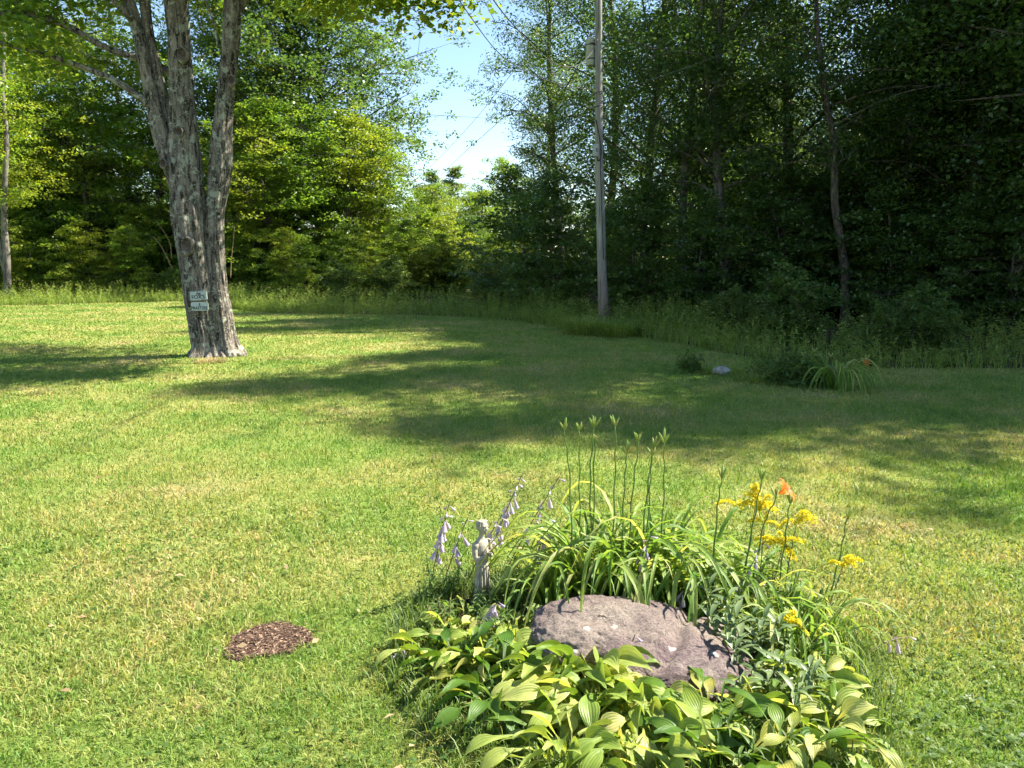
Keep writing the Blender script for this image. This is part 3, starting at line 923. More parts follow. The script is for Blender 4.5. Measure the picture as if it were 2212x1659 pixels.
# ------------------------------------------------------------------ tall weeds along the lawn edge
def make_weeds():
    rng = np.random.default_rng(21)
    E = catmull(np.c_[LE, np.zeros(len(LE))], 12)[:, :2]
    seg = np.r_[0, np.cumsum(np.hypot(*np.diff(E, axis=0).T))]
    n = 5200
    s = rng.uniform(0, seg[-1], n)
    p = np.stack([np.interp(s, seg, E[:, 0]), np.interp(s, seg, E[:, 1])], -1)
    dirv = p / np.linalg.norm(p, axis=1)[:, None]
    depth = rng.random(n) ** 1.2 * np.interp(p[:, 0], [-20, -8, 0, 4, 10], [3.5, 4.0, 8.0, 6.5, 6.0])
    p = p + dirv * depth[:, None] + rng.normal(0, 0.12, (n, 2))
    h = rng.uniform(0.35, 0.9, n) * np.clip(0.55 + depth * 0.35, 0, 1.25) * np.interp(p[:, 0], [-20, -6, 2, 8], [0.95, 0.95, 1.0, 0.8])
    lean = rng.normal(0, 0.12, (n, 2))
    vs_, qs, rs = [], [], []
    off = 0
    nl = 13
    for j in range(nl):
        t = (j + 1.5) / (nl + 1)
        az = rng.uniform(0, 2 * np.pi, n)
        r_ = 0.055
        c = np.stack([p[:, 0] + lean[:, 0] * t * h + np.cos(az) * r_, p[:, 1] + lean[:, 1] * t * h + np.sin(az) * r_, h * t], -1)
        v, q = leaf_quads(c, 0.125 * (1.1 - 0.5 * t), 0.042, rng, 0.25, 0.35, 0.4, az)
        vs_.append(v); qs.append(q + off); off += len(v)
        rs.append(np.repeat(rng.random(n) * 0.7 + 0.3 * t, 4))
    # stems
    st = np.concatenate([p, np.zeros((n, 1))], 1)
    top = np.stack([p[:, 0] + lean[:, 0] * h, p[:, 1] + lean[:, 1] * h, h], -1)
    sx = np.array([0.005, 0.003, 0])
    v = np.stack([st - sx, st + sx, top], 1).reshape(-1, 3)
    tri = np.arange(len(v)).reshape(-1, 3) + off
    vs_.append(v); rs.append(np.full(len(v), 0.5)); off += len(v)
    # long grass between
    m = 16000
    s = rng.uniform(0, seg[-1], m)
    p = np.stack([np.interp(s, seg, E[:, 0]), np.interp(s, seg, E[:, 1])], -1)
    dirv = p / np.linalg.norm(p, axis=1)[:, None]
    p = p + dirv * (rng.random(m) ** 2 * 5.0 - 0.15)[:, None]
    az = rng.uniform(0, 6.28, m)
    hh = rng.uniform(0.15, 0.55, m)
    ln = rng.uniform(0.1, 0.5, m)
    c = np.concatenate([p, np.zeros((m, 1))], 1)
    tip = c + np.stack([np.cos(az) * ln * hh, np.sin(az) * ln * hh, hh], -1)
    sd = np.stack([np.sin(az), -np.cos(az), np.zeros(m)], -1) * 0.007
    v = np.stack([c - sd, c + sd, tip], 1).reshape(-1, 3)
    tri2 = np.arange(len(v)).reshape(-1, 3) + off
    vs_.append(v); rs.append(np.repeat(rng.random(m), 3))
    o = link('tall_weeds', mesh_np('tall_weeds', np.vstack(vs_), [np.vstack(qs), np.vstack([tri, tri2])], M['weed_leaf'], False, np.concatenate(rs)))
    tag(o, 'strip of tall leafy weeds between lawn and wood', None, kind='stuff')
make_weeds()

# ------------------------------------------------------------------ the sign tree: old three-stemmed maple
DT = 16.2
tb0 = PD(455, 772, DT)
tree_base = Vector((tb0.x, DT, 0))
maple = thing('old_maple_tree', 'old lichen-spotted maple with three stems and two name signs', 'tree', tree_base)
def stem_path(pts, dd=0.0):
    out, rad = [], []
    for x, y, hw in pts:
        p = PD(x, y, DT + dd) - tree_base
        out.append(tuple(p)); rad.append(hw * 0.89 * pxm(DT + dd))
    n = 14
    path = catmull(out, n)
    r = np.interp(np.linspace(0, 1, len(path)), np.linspace(0, 1, len(rad)), rad)
    return path, r
def bark_disp(seed, amp=0.06, flare=0.0, lobes=5):
    rg = np.random.default_rng(seed)
    ph = rg.uniform(0, 6.28, 12)
    def f(t, a, z):
        d = np.zeros(np.broadcast(t, a, z).shape)
        for k, fr in enumerate((7, 11, 16, 23, 29)):
            w = 0.6 * np.sin(z * (2.3 + k) + ph[k]) + 0.5 * np.sin(z * (5.1 + 1.7 * k) + ph[k + 5])
            d = d + (1 - 2 * np.abs(np.sin(0.5 * (fr * a + ph[k] + w)))) / (k + 2.2)
        big = 0.05 * np.sin(2 * a + z * 1.1 + ph[10]) + 0.04 * np.sin(3 * a - z * 1.7 + ph[11])
        fl = flare * np.exp(-np.maximum(z, 0) / 0.28) * (0.45 + 0.55 * np.cos(lobes * a + ph[0]))
        return 1 + amp * d + big + fl
    return f
stems = {
 'main': ([(452, 790, 42), (452, 768, 40), (450, 741, 36), (437, 665, 37), (426, 588, 37), (415, 523, 40), (407, 458, 43), (399, 360, 38), (396, 286, 31), (392, 182, 25.5), (385, 78, 23), (378, 0, 25), (372, -120, 20), (362, -260, 14), (350, -400, 7)], 0.0, 0.105, 0.45),
 'right': ([(496, 790, 32), (494, 768, 31), (487, 741, 28), (477, 665, 25), (468, 610, 24), (463, 523, 22), (466, 458, 20), (477, 360, 25), (480, 286, 23), (490, 182, 19), (501, 78, 20), (504, 0, 19), (515, -120, 16), (530, -260, 11), (540, -380, 6)], 0.06, 0.115, 0.5),
 'left_a': ([(400, 450, 20), (385, 400, 24), (363, 330, 23), (346, 286, 19), (323, 182, 14.5), (300, 78, 13), (276, 0, 14), (235, -120, 11), (180, -260, 7), (130, -360, 4)], -0.02, 0.06, 0),
 'left_b': ([(400, 420, 18), (388, 370, 18), (371, 300, 15), (346, 182, 12), (322, 78, 11), (312, 0, 12), (305, -120, 9), (290, -280, 6)], 0.12, 0.06, 0),
}
for k, (pts_, dd, amp, fl) in stems.items():
    path, r = stem_path(pts_, dd)
    b = MB(); b.add(*tube(path, r, 110 if k in ('main', 'right') else 56, bark_disp(hash(k) % 97 if False else len(k) * 7, amp, fl, 5 if k == 'main' else 4)))
    link('stem', b.mesh('stem_' + k, M['bark_maple']), maple)
# roots
for k, (dx, dy, ln) in enumerate(((0.75, -0.12, 0.75), (0.35, -0.42, 0.5), (-0.45, -0.28, 0.45), (-0.05, -0.5, 0.45), (0.6, 0.3, 0.6))):
    a = np.array([dx * 0.2 + 0.15, dy * 0.2 + 0.05, 0.25]); e = np.array([dx + 0.12, dy, -0.05])
    path = catmull([a + (0, 0.05, 0.05), a * 0.5 + e * 0.5 + (0, 0, -0.06), e], 6)
    b = MB(); b.add(*tube(path, np.linspace(0.13, 0.04, len(path)), 16, bark_disp(k, 0.1)))
    link('root', b.mesh('root', M['bark_maple']), maple)
# knot hole and scars
def knot(x, y, rad_px, depth_off, name='knot'):
    p = PD(x, y, DT) - tree_base
    r = rad_px * pxm(DT)
    b = MB()
    n = 28
    a = np.linspace(0, 2 * np.pi, n, endpoint=False)
    rings = []
    for rr, yy in ((1.35, 0.05), (1.2, -0.035), (1.0, -0.045), (0.86, -0.02), (0.8, 0.03), (0.4, 0.05)):
        w = 1 + 0.05 * np.sin(3 * a + rr * 5)
        rings.append(np.stack([np.cos(a) * r * rr * w * 0.85, np.full(n, yy), np.sin(a) * r * rr * w], -1))
    v = np.vstack(rings + [np.array([[0, 0.055, 0]])])
    m = len(rings)
    q = [[i * n + j, i * n + (j + 1) % n, (i + 1) * n + (j + 1) % n, (i + 1) * n + j] for i in range(m - 1) for j in range(n)]
    tr = [[(m - 1) * n + j, (m - 1) * n + (j + 1) % n, m * n] for j in range(n)]
    b.add(v, [q, tr])
    o = link(name, b.mesh(name, M['bark_maple']), maple, (p.x, p.y + depth_off, p.z))
    c = MB()
    a2 = np.linspace(0, 2 * np.pi, 20, endpoint=False)
    v = np.vstack([np.stack([np.cos(a2) * r * 0.7, np.full(20, 0.012), np.sin(a2) * r * 0.82], -1), [[0, 0.03, 0]]])
    c.add(v, [[[j, (j + 1) % 20, 20] for j in range(20)]])
    link('knot_hole', c.mesh('knot_hole', M['knot']), o)
knot(421, 531, 15, -0.42)
knot(516 * 1.0 - 10, 178, 9, -0.18)
knot(371, 358, 8, -0.40)
knot(406, 126, 12, -0.28)
knot(401, 290, 9, -0.32)
# low limbs on the left
limbs = [
 ([(318, 225, 9), (305, 211, 8), (234, 167, 7), (143, 133, 6), (78, 112, 5), (0, 93, 4.5), (-120, 70, 3)], -0.1),
 ([(392, 185, 10), (361, 153, 9), (300, 128, 8), (224, 101, 7), (156, 62, 7), (86, 36, 6.5), (26, 27, 6), (-60, 45, 5), (-160, 70, 3)], 0.35),
 ([(285, 40, 9), (250, 5, 8), (200, -40, 6), (120, -90, 4)], -0.3),
 ([(500, 60, 8), (540, -10, 7), (620, -90, 5), (700, -150, 3)], 0.3),
 ([(470, 100, 3), (462, 50, 2.5), (448, 10, 2), (430, -40, 2)], -0.3),
]
limb_paths = []
for pts_, dd in limbs:
    path, r = stem_path(pts_, dd)
    b = MB(); b.add(*tube(path, r, 14, bark_disp(5, 0.05)))
    link('branch', b.mesh('branch', M['bark_maple']), maple)
    limb_paths.append(path)
# crown
rng = np.random.default_rng(41)
cent, tw = [], MB()
for i in range(560):
    v = rng.normal(0, 1, 3); v /= np.linalg.norm(v)
    rr = rng.random() ** 0.4
    c = np.array([2.4, 0.0, 11.4]) + v * rr * np.array([6.6, 5.4, 4.2])
    if c[2] < 7.4 + 0.25 * rng.random() or c[0] > 7.2:
        continue
    cent.append(c)
for lp in limb_paths[:3]:
    for k in range(16):
        p = lp[int(rng.uniform(0.42, 1.0) * (len(lp) - 1))]
        q = p + rng.normal(0, 1, 3) * np.array([0.45, 0.6, 0.3]) + np.array([0, 0, 0.28])
        cent.append(q)
        tw.add(*tube(np.array([p, (p + q) / 2 + rng.normal(0, 0.05, 3), q]), np.array([0.012, 0.008, 0.004]), 4, cap=False))
# one bough hanging into the picture top at the right end
for k in range(26):
    p = PD(rng.uniform(690, 985), rng.uniform(-60, 18), 15.0) - tree_base
    cent.append(np.array(p) + rng.normal(0, 0.2, 3))
cent = np.array(cent)
bough = catmull([np.array(PD(530, -60, 16.4) - tree_base), np.array(PD(640, -80, 15.6) - tree_base), np.array(PD(800, -50, 15.1) - tree_base), np.array(PD(975, -12, 15.0) - tree_base)], 8)
tw.add(*tube(bough, np.linspace(0.07, 0.01, len(bough)), 8))
N = 52000
idx = rng.integers(0, len(cent), N)
cc = cent[idx] + rng.normal(0, 1, (N, 3)) * np.array([0.42, 0.42, 0.17])
v, q = leaf_quads(cc, 0.14, 0.12, rng, -0.25, 0.35, 0.45)
link('crown', mesh_np('old_maple_crown', v, [q], M['maple_leaf'], False, np.repeat(rng.random(N), 4)), maple)
link('twigs', tw.mesh('twigs', M['bark_dark']), maple)
# thin suckers beside the trunk
for pts_ in ([(498, 600), (500, 560), (507, 490)], [(372, 560), (365, 520), (340, 480)], [(372, 580), (350, 535), (330, 510)]):
    path = catmull([tuple(PD(x, y, DT) - tree_base) for x, y in pts_], 6)
    b = MB(); b.add(*tube(path, np.linspace(0.010, 0.005, len(path)), 6))
    link('sucker', b.mesh('sucker', M['straw']), maple)

# ------------------------------------------------------------------ name signs on the maple
def rounded(w, h, r, n=6):
    out = []
    for cx, cy, a0 in ((w / 2 - r, h / 2 - r, 0), (-w / 2 + r, h / 2 - r, 90), (-w / 2 + r, -h / 2 + r, 180), (w / 2 - r, -h / 2 + r, 270)):
        for k in range(n + 1):
            a = R(a0 + 90 * k / n)
            out.append((cx + r * math.cos(a), cy + r * math.sin(a)))
    return np.array(out)
def plate_mesh(name, w, h, r, th, mat):
    o = rounded(w, h, r); i = rounded(w - 0.008, h - 0.008, r - 0.003)
    n = len(o)
    v = np.vstack([np.c_[o[:, 0], np.full(n, th), o[:, 1]], np.c_[o[:, 0], np.full(n, 0.003), o[:, 1]], np.c_[i[:, 0], np.zeros(n), i[:, 1]]])
    q = [[k, (k + 1) % n, n + (k + 1) % n, n + k] for k in range(n)] + [[n + k, n + (k + 1) % n, 2 * n + (k + 1) % n, 2 * n + k] for k in range(n)]
    me = bpy.data.meshes.new(name)
    me.from_pydata(v.tolist(), [], q + [list(range(2 * n, 3 * n))[::-1], list(range(n))])
    me.update()
    me.materials.append(mat)
    return me
def ring_mesh(name, w, h, r, t, mat):
    o = rounded(w, h, r); i = rounded(w - 2 * t, h - 2 * t, max(0.004, r - t))
    n = len(o)
    v = np.vstack([np.c_[o[:, 0], np.full(n, -0.002), o[:, 1]], np.c_[i[:, 0], np.full(n, -0.002), i[:, 1]]])
    v = np.vstack([v, v + np.array([0, 0.0015, 0])])
    q = [[k, (k + 1) % n, n + (k + 1) % n, n + k] for k in range(n)] + [[2 * n + n + k, 2 * n + n + (k + 1) % n, 2 * n + (k + 1) % n, 2 * n + k] for k in range(n)]
    me = bpy.data.meshes.new(name)
    me.from_pydata(v.tolist(), [], q)
    me.update()
    me.materials.append(mat)
    return me
def lettering(name, text, size, parent, x, z, sx=1.0):
    cu = bpy.data.curves.new(name, 'FONT')
    cu.body, cu.size, cu.align_x, cu.align_y = text, size, 'CENTER', 'CENTER'
    cu.extrude, cu.offset = 0.0015, 0.002
    cu.materials.append(M['sign_black'])
    tmp = bpy.data.objects.new(name, cu)
    me = bpy.data.meshes.new_from_object(tmp)
    bpy.data.objects.remove(tmp)
    me.materials.clear()
    me.materials.append(M['sign_black'])
    o = link(name, me, parent, (x, -0.0025, z), (math.pi / 2, 0, 0))
    o.scale = (sx, 1, 1)
    return o
sd = DT - 0.43
def sign(name, px, py, wpx, hpx, tilt, label):
    p = PD(px, py, sd)
    o = thing(name, label, 'sign', p, 0, 'name signs on the old maple')
    o.rotation_euler = (R(-4), R(-tilt), R(-6))
    w, h = wpx * pxm(sd), hpx * pxm(sd)
    link('plate', plate_mesh('plate', w, h, 0.028, 0.02, M['sign']), o)
    return o, w, h
s1, w, h = sign('name_sign', 428, 639, 38.5, 20, 4, 'upper white name sign with double black border, hung tilted on the maple')
link('border', ring_mesh('border', w * 0.97, h * 0.95, 0.026, 0.006, M['sign_black']), s1)
lettering('lettering', 'THE', 0.055, s1, 0.01, h * 0.20)
lettering('lettering', "FOX'S", 0.105, s1, 0.0, -h * 0.14, 1.05)
s2, w, h = sign('name_sign', 431, 662, 39, 18, 1, 'lower white name sign without border, nailed straight on the maple')
lettering('lettering', 'E', 0.075, s2, 0.005, h * 0.22)
lettering('lettering', 'PRAETZEL', 0.085, s2, 0.0, -h * 0.2, 0.95)
# black strand stands in for the cord shadow slanting over the upper sign
def cable(name, pts, rad, mat, parent=None, n=10, sides=6):
    path = catmull([tuple(p) for p in pts], n)
    b = MB(); b.add(*tube(path, rad, sides))
    return link(name, b.mesh(name, mat), parent)
shadow_strand = cable('cord_shadow', [(-0.05, 0.02, 0.14), (0.0, -0.006, 0.07), (0.06, -0.005, -0.05), (0.16, 0.0, -0.14)], 0.004, M['cable'], s1)

# ------------------------------------------------------------------ utility pole
pb = G(1306, 706)
DP = pb.y
pole = thing('utility_pole', 'weathered grey wooden utility pole with transformer at the lawn edge', 'utility pole', pb)
pp = [(1306, 712, 13.2), (1303, 640, 12.5), (1299, 540, 11), (1296, 420, 10.2), (1294, 300, 9.2), (1293, 150, 8.4), (1293, 0, 8.0), (1292, -120, 7.4)]
path = catmull([tuple(PD(x, y, DP) - pb) for x, y, r_ in pp], 8)
path[0, 2] = -0.1
r = np.interp(np.linspace(0, 1, len(path)), np.linspace(0, 1, len(pp)), [q[2] * pxm(DP) * 0.9 for q in pp])
b = MB(); b.add(*tube(path, r, 28, bark_disp(3, 0.018)))
link('pole', b.mesh('pole', M['pole']), pole)
mp = pxm(DP)
def pole_at(y):
    x = np.interp(y, [q[1] for q in pp][::-1], [q[0] for q in pp][::-1])
    return PD(x, y, DP) - pb
# transformer can
pt = pole_at(108) + Vector((-0.20, 0.18, 0))
prof = [(0.0, -0.45), (0.2, -0.45), (0.225, -0.42), (0.225, 0.32), (0.235, 0.33), (0.235, 0.36), (0.2, 0.42), (0.1, 0.46), (0.0, 0.47)]
def lathe(prof, sides=28):
    n = len(prof)
    a = np.linspace(0, 2 * np.pi, sides, endpoint=False)
    v = np.array([[p[0] * math.cos(t), p[0] * math.sin(t), p[1]] for p in prof for t in a])
    q = [[i * sides + j, i * sides + (j + 1) % sides, (i + 1) * sides + (j + 1) % sides, (i + 1) * sides + j] for i in range(n - 1) for j in range(sides)]
    return v, [q]
b = MB(); b.add(*lathe(prof)); can = link('transformer', b.mesh('transformer', M['grey_metal']), pole, pt, None, (0.66, 0.66, 0.85))
for dz in (0.2, -0.25):
    b = MB(); b.add(*lathe([(0.228, -0.02), (0.24, -0.02), (0.24, 0.02), (0.228, 0.02)])); link('band', b.mesh('band', M['dark_metal']), can, (0, 0, dz))
    b = MB(); b.add(*tube(np.array([[0.12, -0.14, 0], [0.32, -0.24, 0]]), 0.02, 8)); link('bracket', b.mesh('bracket', M['dark_metal']), can, (0, 0, dz))
b = MB(); b.add(*lathe([(0.0, 0), (0.03, 0), (0.05, 0.03), (0.03, 0.06), (0.05, 0.09), (0.03, 0.12), (0.045, 0.15), (0.02, 0.2), (0, 0.2)], 14)); link('bushing', b.mesh('bushing', M['dark_metal']), can, (0, 0, 0.45))
# step bolts, meter box, loop, conduit strap
for y, s in ((75, 1), (105, 1), (75, -1), (93, -1)):
    p = pole_at(y)
    b = MB(); b.add(*tube(np.array([[0, 0, 0], [s * 0.24, -0.02, 0]]), 0.012, 6)); link('step_bolt', b.mesh('step_bolt', M['dark_metal']), pole, p)
bm = bmesh.new(); bmesh.ops.create_cube(bm, size=1); bmesh.ops.scale(bm, vec=(0.17, 0.12, 0.34), verts=bm.verts); bmesh.ops.bevel(bm, geom=bm.edges[:], offset=0.015, segments=2, affect='EDGES')
me = bpy.data.meshes.new('junction_box'); bm.to_mesh(me); bm.free(); me.materials.append(M['grey_metal'])
jb = link('junction_box', me, pole, pole_at(326) + Vector((-0.12, -0.14, 0)))
bm = bmesh.new(); bmesh.ops.create_cube(bm, size=1); bmesh.ops.scale(bm, vec=(0.035, 0.012, 0.12), verts=bm.verts)
me = bpy.data.meshes.new('box_latch'); bm.to_mesh(me); bm.free(); me.materials.append(M['dark_metal'])
link('box_latch', me, jb, (0.03, -0.066, 0))
cable('cable_loop', [PD(1287, 258, DP - 0.16) - pb, PD(1293, 285, DP - 0.17) - pb, PD(1298, 320, DP - 0.18) - pb, PD(1297, 342, DP - 0.2) - pb, PD(1292, 347, DP - 0.2) - pb, PD(1290, 340, DP - 0.18) - pb], 0.018, M['cable'], pole)
cable('ground_wire', [PD(1297, 345, DP - 0.16) - pb, PD(1300, 450, DP - 0.165) - pb, PD(1304, 560, DP - 0.17) - pb], 0.012, M['cable'], pole)
for y in (200, 230):
    p = pole_at(y)
    b = MB(); a = np.linspace(0, 2 * np.pi, 17); b.add(*tube(np.stack([np.cos(a) * 0.135, np.sin(a) * 0.135, 0.02 * np.cos(a)], -1), 0.012, 6)); link('strap', b.mesh('strap', M['dark_metal']), pole, p)

# overhead wires
GW = 'overhead wires at the utility pole'
w = cable('overhead_wire', [PD(1291, 85, DP - 0.12), PD(1275, 118, DP - 0.4), PD(1245, 142, 21), PD(1203, 140, 19.5), PD(1160, 108, 17.5), PD(1110, 55, 14), PD(1066, 0, 10.5), PD(1000, -110, 7.5), PD(900, -330, 5)], 0.009, M['cable'])
tag(w, 'thick black service wire looping from the pole top up to the left', 'wire', GW)
w = cable('overhead_wire', [PD(1290, 197, DP - 0.12), PD(1230, 186, 21), PD(1160, 166, 18), PD(1086, 122, 14), PD(1008, 24, 10), PD(940, -90, 7.5), PD(840, -300, 5)], 0.007, M['cable'])
tag(w, 'black phone wire crossing the sky left of the service wire', 'wire', GW)
w = cable('overhead_wire', [PD(1284, 206, DP - 0.13), PD(1330, 196, 21.5), PD(1420, 168, 20), PD(1584, 108, 18), PD(1778, 33, 16), PD(1960, -50, 14), PD(2300, -230, 11)], 0.006, M['dark_metal'])
tag(w, 'thin wire rising from the pole to the upper right', 'wire', GW)
w = cable('overhead_wire', [PD(1292, -75, DP), PD(1200, 42, 30), PD(1095, 172, 40), PD(1020, 265, 52), PD(945, 345, 70), PD(880, 405, 90)], 0.014, M['grey_cable'])
tag(w, 'upper of two thin far wires slanting across the sky gap', 'wire', GW)
w = cable('overhead_wire', [PD(1291, 62, DP), PD(1190, 158, 30), PD(1075, 265, 40), PD(1000, 332, 52), PD(935, 395, 70), PD(880, 440, 90)], 0.014, M['grey_cable'])
tag(w, 'lower of two thin far wires slanting across the sky gap', 'wire', GW)

# ------------------------------------------------------------------ mulch patch
def make_mulch():
    rng = np.random.default_rng(12)
    a = np.linspace(0, 2 * np.pi, 48, endpoint=False)
    r_ = mulch_r(a) * 1.03
    v = [[mul_c.x, mul_c.y, 0.012]]
    for f, z in ((0.5, 0.014), (1.0, 0.010)):
        for t, q in zip(a, r_):
            v.append([mul_c.x + math.cos(t) * q * mul_rx * f, mul_c.y + math.sin(t) * q * mul_ry * f, z])
    tri = [[0, 1 + k, 1 + (k + 1) % 48] for k in range(48)]
    qd = [[1 + k, 49 + k, 49 + (k + 1) % 48, 1 + (k + 1) % 48] for k in range(48)]
    t = link('mulch_bed', mesh_np('mulch_bed', v, [tri, qd], M['mulch']))
    tag(t, 'round patch of brown bark mulch in the lawn', None, kind='structure')
    n = 4200
    aa = rng.uniform(0, 2 * np.pi, n)
    q = np.sqrt(rng.random(n)) * mulch_r(aa) * np.where(rng.random(n) < 0.06, 1.3, 1.0)
    c = np.stack([mul_c.x + np.cos(aa) * q * mul_rx, mul_c.y + np.sin(aa) * q * mul_ry, rng.uniform(0.012, 0.022, n)], -1)
    v, qd = leaf_quads(c, 0.024, 0.009, rng, 0.0, 0.2, 0.3, fold=0.05)
    o = link('mulch_chips', mesh_np('mulch_chips', v, [qd], M['chip'], False, np.repeat(rng.random(n), 4)))
    tag(o, 'loose brown bark chips of the round mulch patch', None, kind='stuff')
make_mulch()

# ------------------------------------------------------------------ garden bed: boulder
def rock_mat():
    m, n, l = new_mat('boulder_stone')
    tc = n.new('ShaderNodeTexCoord')
    a = noise(n, l, tc.outputs['Object'], 2.2, 5, 0.6)
    ra = ramp(n, [(0.30, (0.225, 0.195, 0.16)), (0.45, (0.20, 0.162, 0.14)), (0.58, (0.145, 0.108, 0.108)), (0.70, (0.23, 0.20, 0.168))])
    l.new(a.outputs[0], ra.inputs[0])
    f = noise(n, l, tc.outputs['Object'], 70, 6, 0.75)
    rf = ramp(n, [(0.32, (0.32, 0.3, 0.29)), (0.5, (0.95, 0.95, 0.95)), (0.66, (1.6, 1.55, 1.5))])
    l.new(f.outputs[0], rf.inputs[0])
    c = mixc(n, l, 0.85, ra.outputs[0], rf.outputs[0], 'MULTIPLY')
    v = n.new('ShaderNodeTexVoronoi')
    v.inputs['Scale'].default_value = 10
    wob = noise(n, l, tc.outputs['Object'], 14, 3)
    va = n.new('ShaderNodeVectorMath'); va.operation = 'MULTIPLY_ADD'
    l.new(wob.outputs['Color'], va.inputs[0]); va.inputs[1].default_value = (0.07,) * 3
    l.new(tc.outputs['Object'], va.inputs[2])
    l.new(va.outputs[0], v.inputs['Vector'])
    rv = ramp(n, [(0.0, (1, 1, 1)), (0.17, (1, 1, 1)), (0.23, (0, 0, 0))])
    l.new(v.outputs['Distance'], rv.inputs[0])
    sel = ramp(n, [(0.0, (0, 0, 0)), (0.56, (0, 0, 0)), (0.6, (0.8, 0.8, 0.8))])
    l.new(v.outputs['Color'], sel.inputs[0])
    fac = mixc(n, l, 1.0, rv.outputs[0], sel.outputs[0], 'MULTIPLY')
    c = mixc(n, l, fac, c, (0.46, 0.46, 0.40))
    p = n.new('ShaderNodeBsdfPrincipled')
    l.new(c, p.inputs['Base Color'])
    p.inputs['Roughness'].default_value = 0.92
    p.inputs['Specular IOR Level'].default_value = 0.2
    b = n.new('ShaderNodeBump'); b.inputs['Strength'].default_value = 1.0; b.inputs['Distance'].default_value = 0.015
    l.new(f.outputs[0], b.inputs['Height'])
    l.new(b.outputs[0], p.inputs['Normal'])
    o = n.new('ShaderNodeOutputMaterial')
    l.new(p.outputs[0], o.inputs[0])
    return m
M['rock'] = rock_mat()
M['soil'] = simple_mat('bed_soil', [(0.3, (0.03, 0.022, 0.015)), (0.7, (0.085, 0.06, 0.04))], 18, 0.95, 0.1, bump=0.8)

rc = G(1395, 1468)
def make_boulder():
    bm = bmesh.new()
    bmesh.ops.create_icosphere(bm, subdivisions=6, radius=1.0)
    for v in bm.verts:
        p = v.co.copy()
        # superellipsoid, flat-topped
        s = Vector((math.copysign(abs(p.x) ** 0.8, p.x), math.copysign(abs(p.y) ** 0.8, p.y), math.copysign(abs(p.z) ** 0.75, p.z)))
        x, y, z = s.x * 0.63, s.y * 0.38, s.z * 0.178
        # outline tapers to the right end
        z *= 1.0 - 0.38 * max(0, (x - 0.05) / 0.55) ** 1.2
        z *= 1.0 - 0.10 * max(0, (-x - 0.3) / 0.3)
        # groove between the two lobes and a cleft on the left front
        g1 = math.exp(-((x - 0.10 - 0.45 * y) / 0.045) ** 2)
        z -= 0.045 * g1 * (1 if z > 0 else 0)
        g2 = math.exp(-((x + 0.30 - 0.25 * (z - 0.1)) / 0.035) ** 2)
        if y < 0:
            y += 0.055 * g2 * max(0, min(1, (0.36 - z) / 0.25))
            y += 0.10 * max(0.0, -z + 0.12) * (1 if x < -0.25 else 0.3)
        # bulging front shoulder of the right lobe
        y -= 0.10 * math.exp(-((x - 0.05) / 0.18) ** 2 - ((z - 0.1) / 0.2) ** 2) * (1 if y < 0 else 0)
        q = Vector((x, y, z))
        nrm = p.normalized()
        crack = abs(mnoise.noise(q * 2.6 + Vector((1, 9, 3))))
        q += nrm * (0.034 * mnoise.noise(q * 2.6 + Vector((4, 2, 7))) + 0.016 * mnoise.noise(q * 8) + 0.011 * mnoise.noise(q * 18) + 0.009 * mnoise.noise(q * 42) + 0.006 * mnoise.noise(q * 85) - 0.014 * max(0, 1 - crack / 0.025))
        v.co = q
    for f in bm.faces:
        f.smooth = True
    me = bpy.data.meshes.new('boulder')
    bm.to_mesh(me); bm.free()
    me.materials.append(M['rock'])
    o = link('boulder', me, None, (rc.x + 0.055, rc.y + 0.12, 0.075), (R(4), R(6), R(-7)))
    tag(o, 'low reddish-grey boulder with pale lichen spots in the flower bed', 'rock')
make_boulder()

# bare soil of the bed
bed_px = [(905, 1340), (870, 1440), (930, 1560), (1090, 1640), (1300, 1720), (1600, 1750), (1830, 1700), (1890, 1560), (1830, 1400), (1700, 1310), (1500, 1270), (1250, 1270), (1080, 1270), (960, 1290)]
bp = catmull([tuple(G(x, y)) for x, y in bed_px + bed_px[:1]], 4)[:-1]
me = bpy.data.meshes.new('bed_soil')
me.from_pydata([(p[0], p[1], 0.012) for p in bp], [], [list(range(len(bp)))[::-1]])
me.update(); me.materials.append(M['soil'])
tag(link('bed_soil', me), 'dark bare soil under the flower bed plants', None, kind='structure')
BED = np.array([(p[0], p[1]) for p in bp])

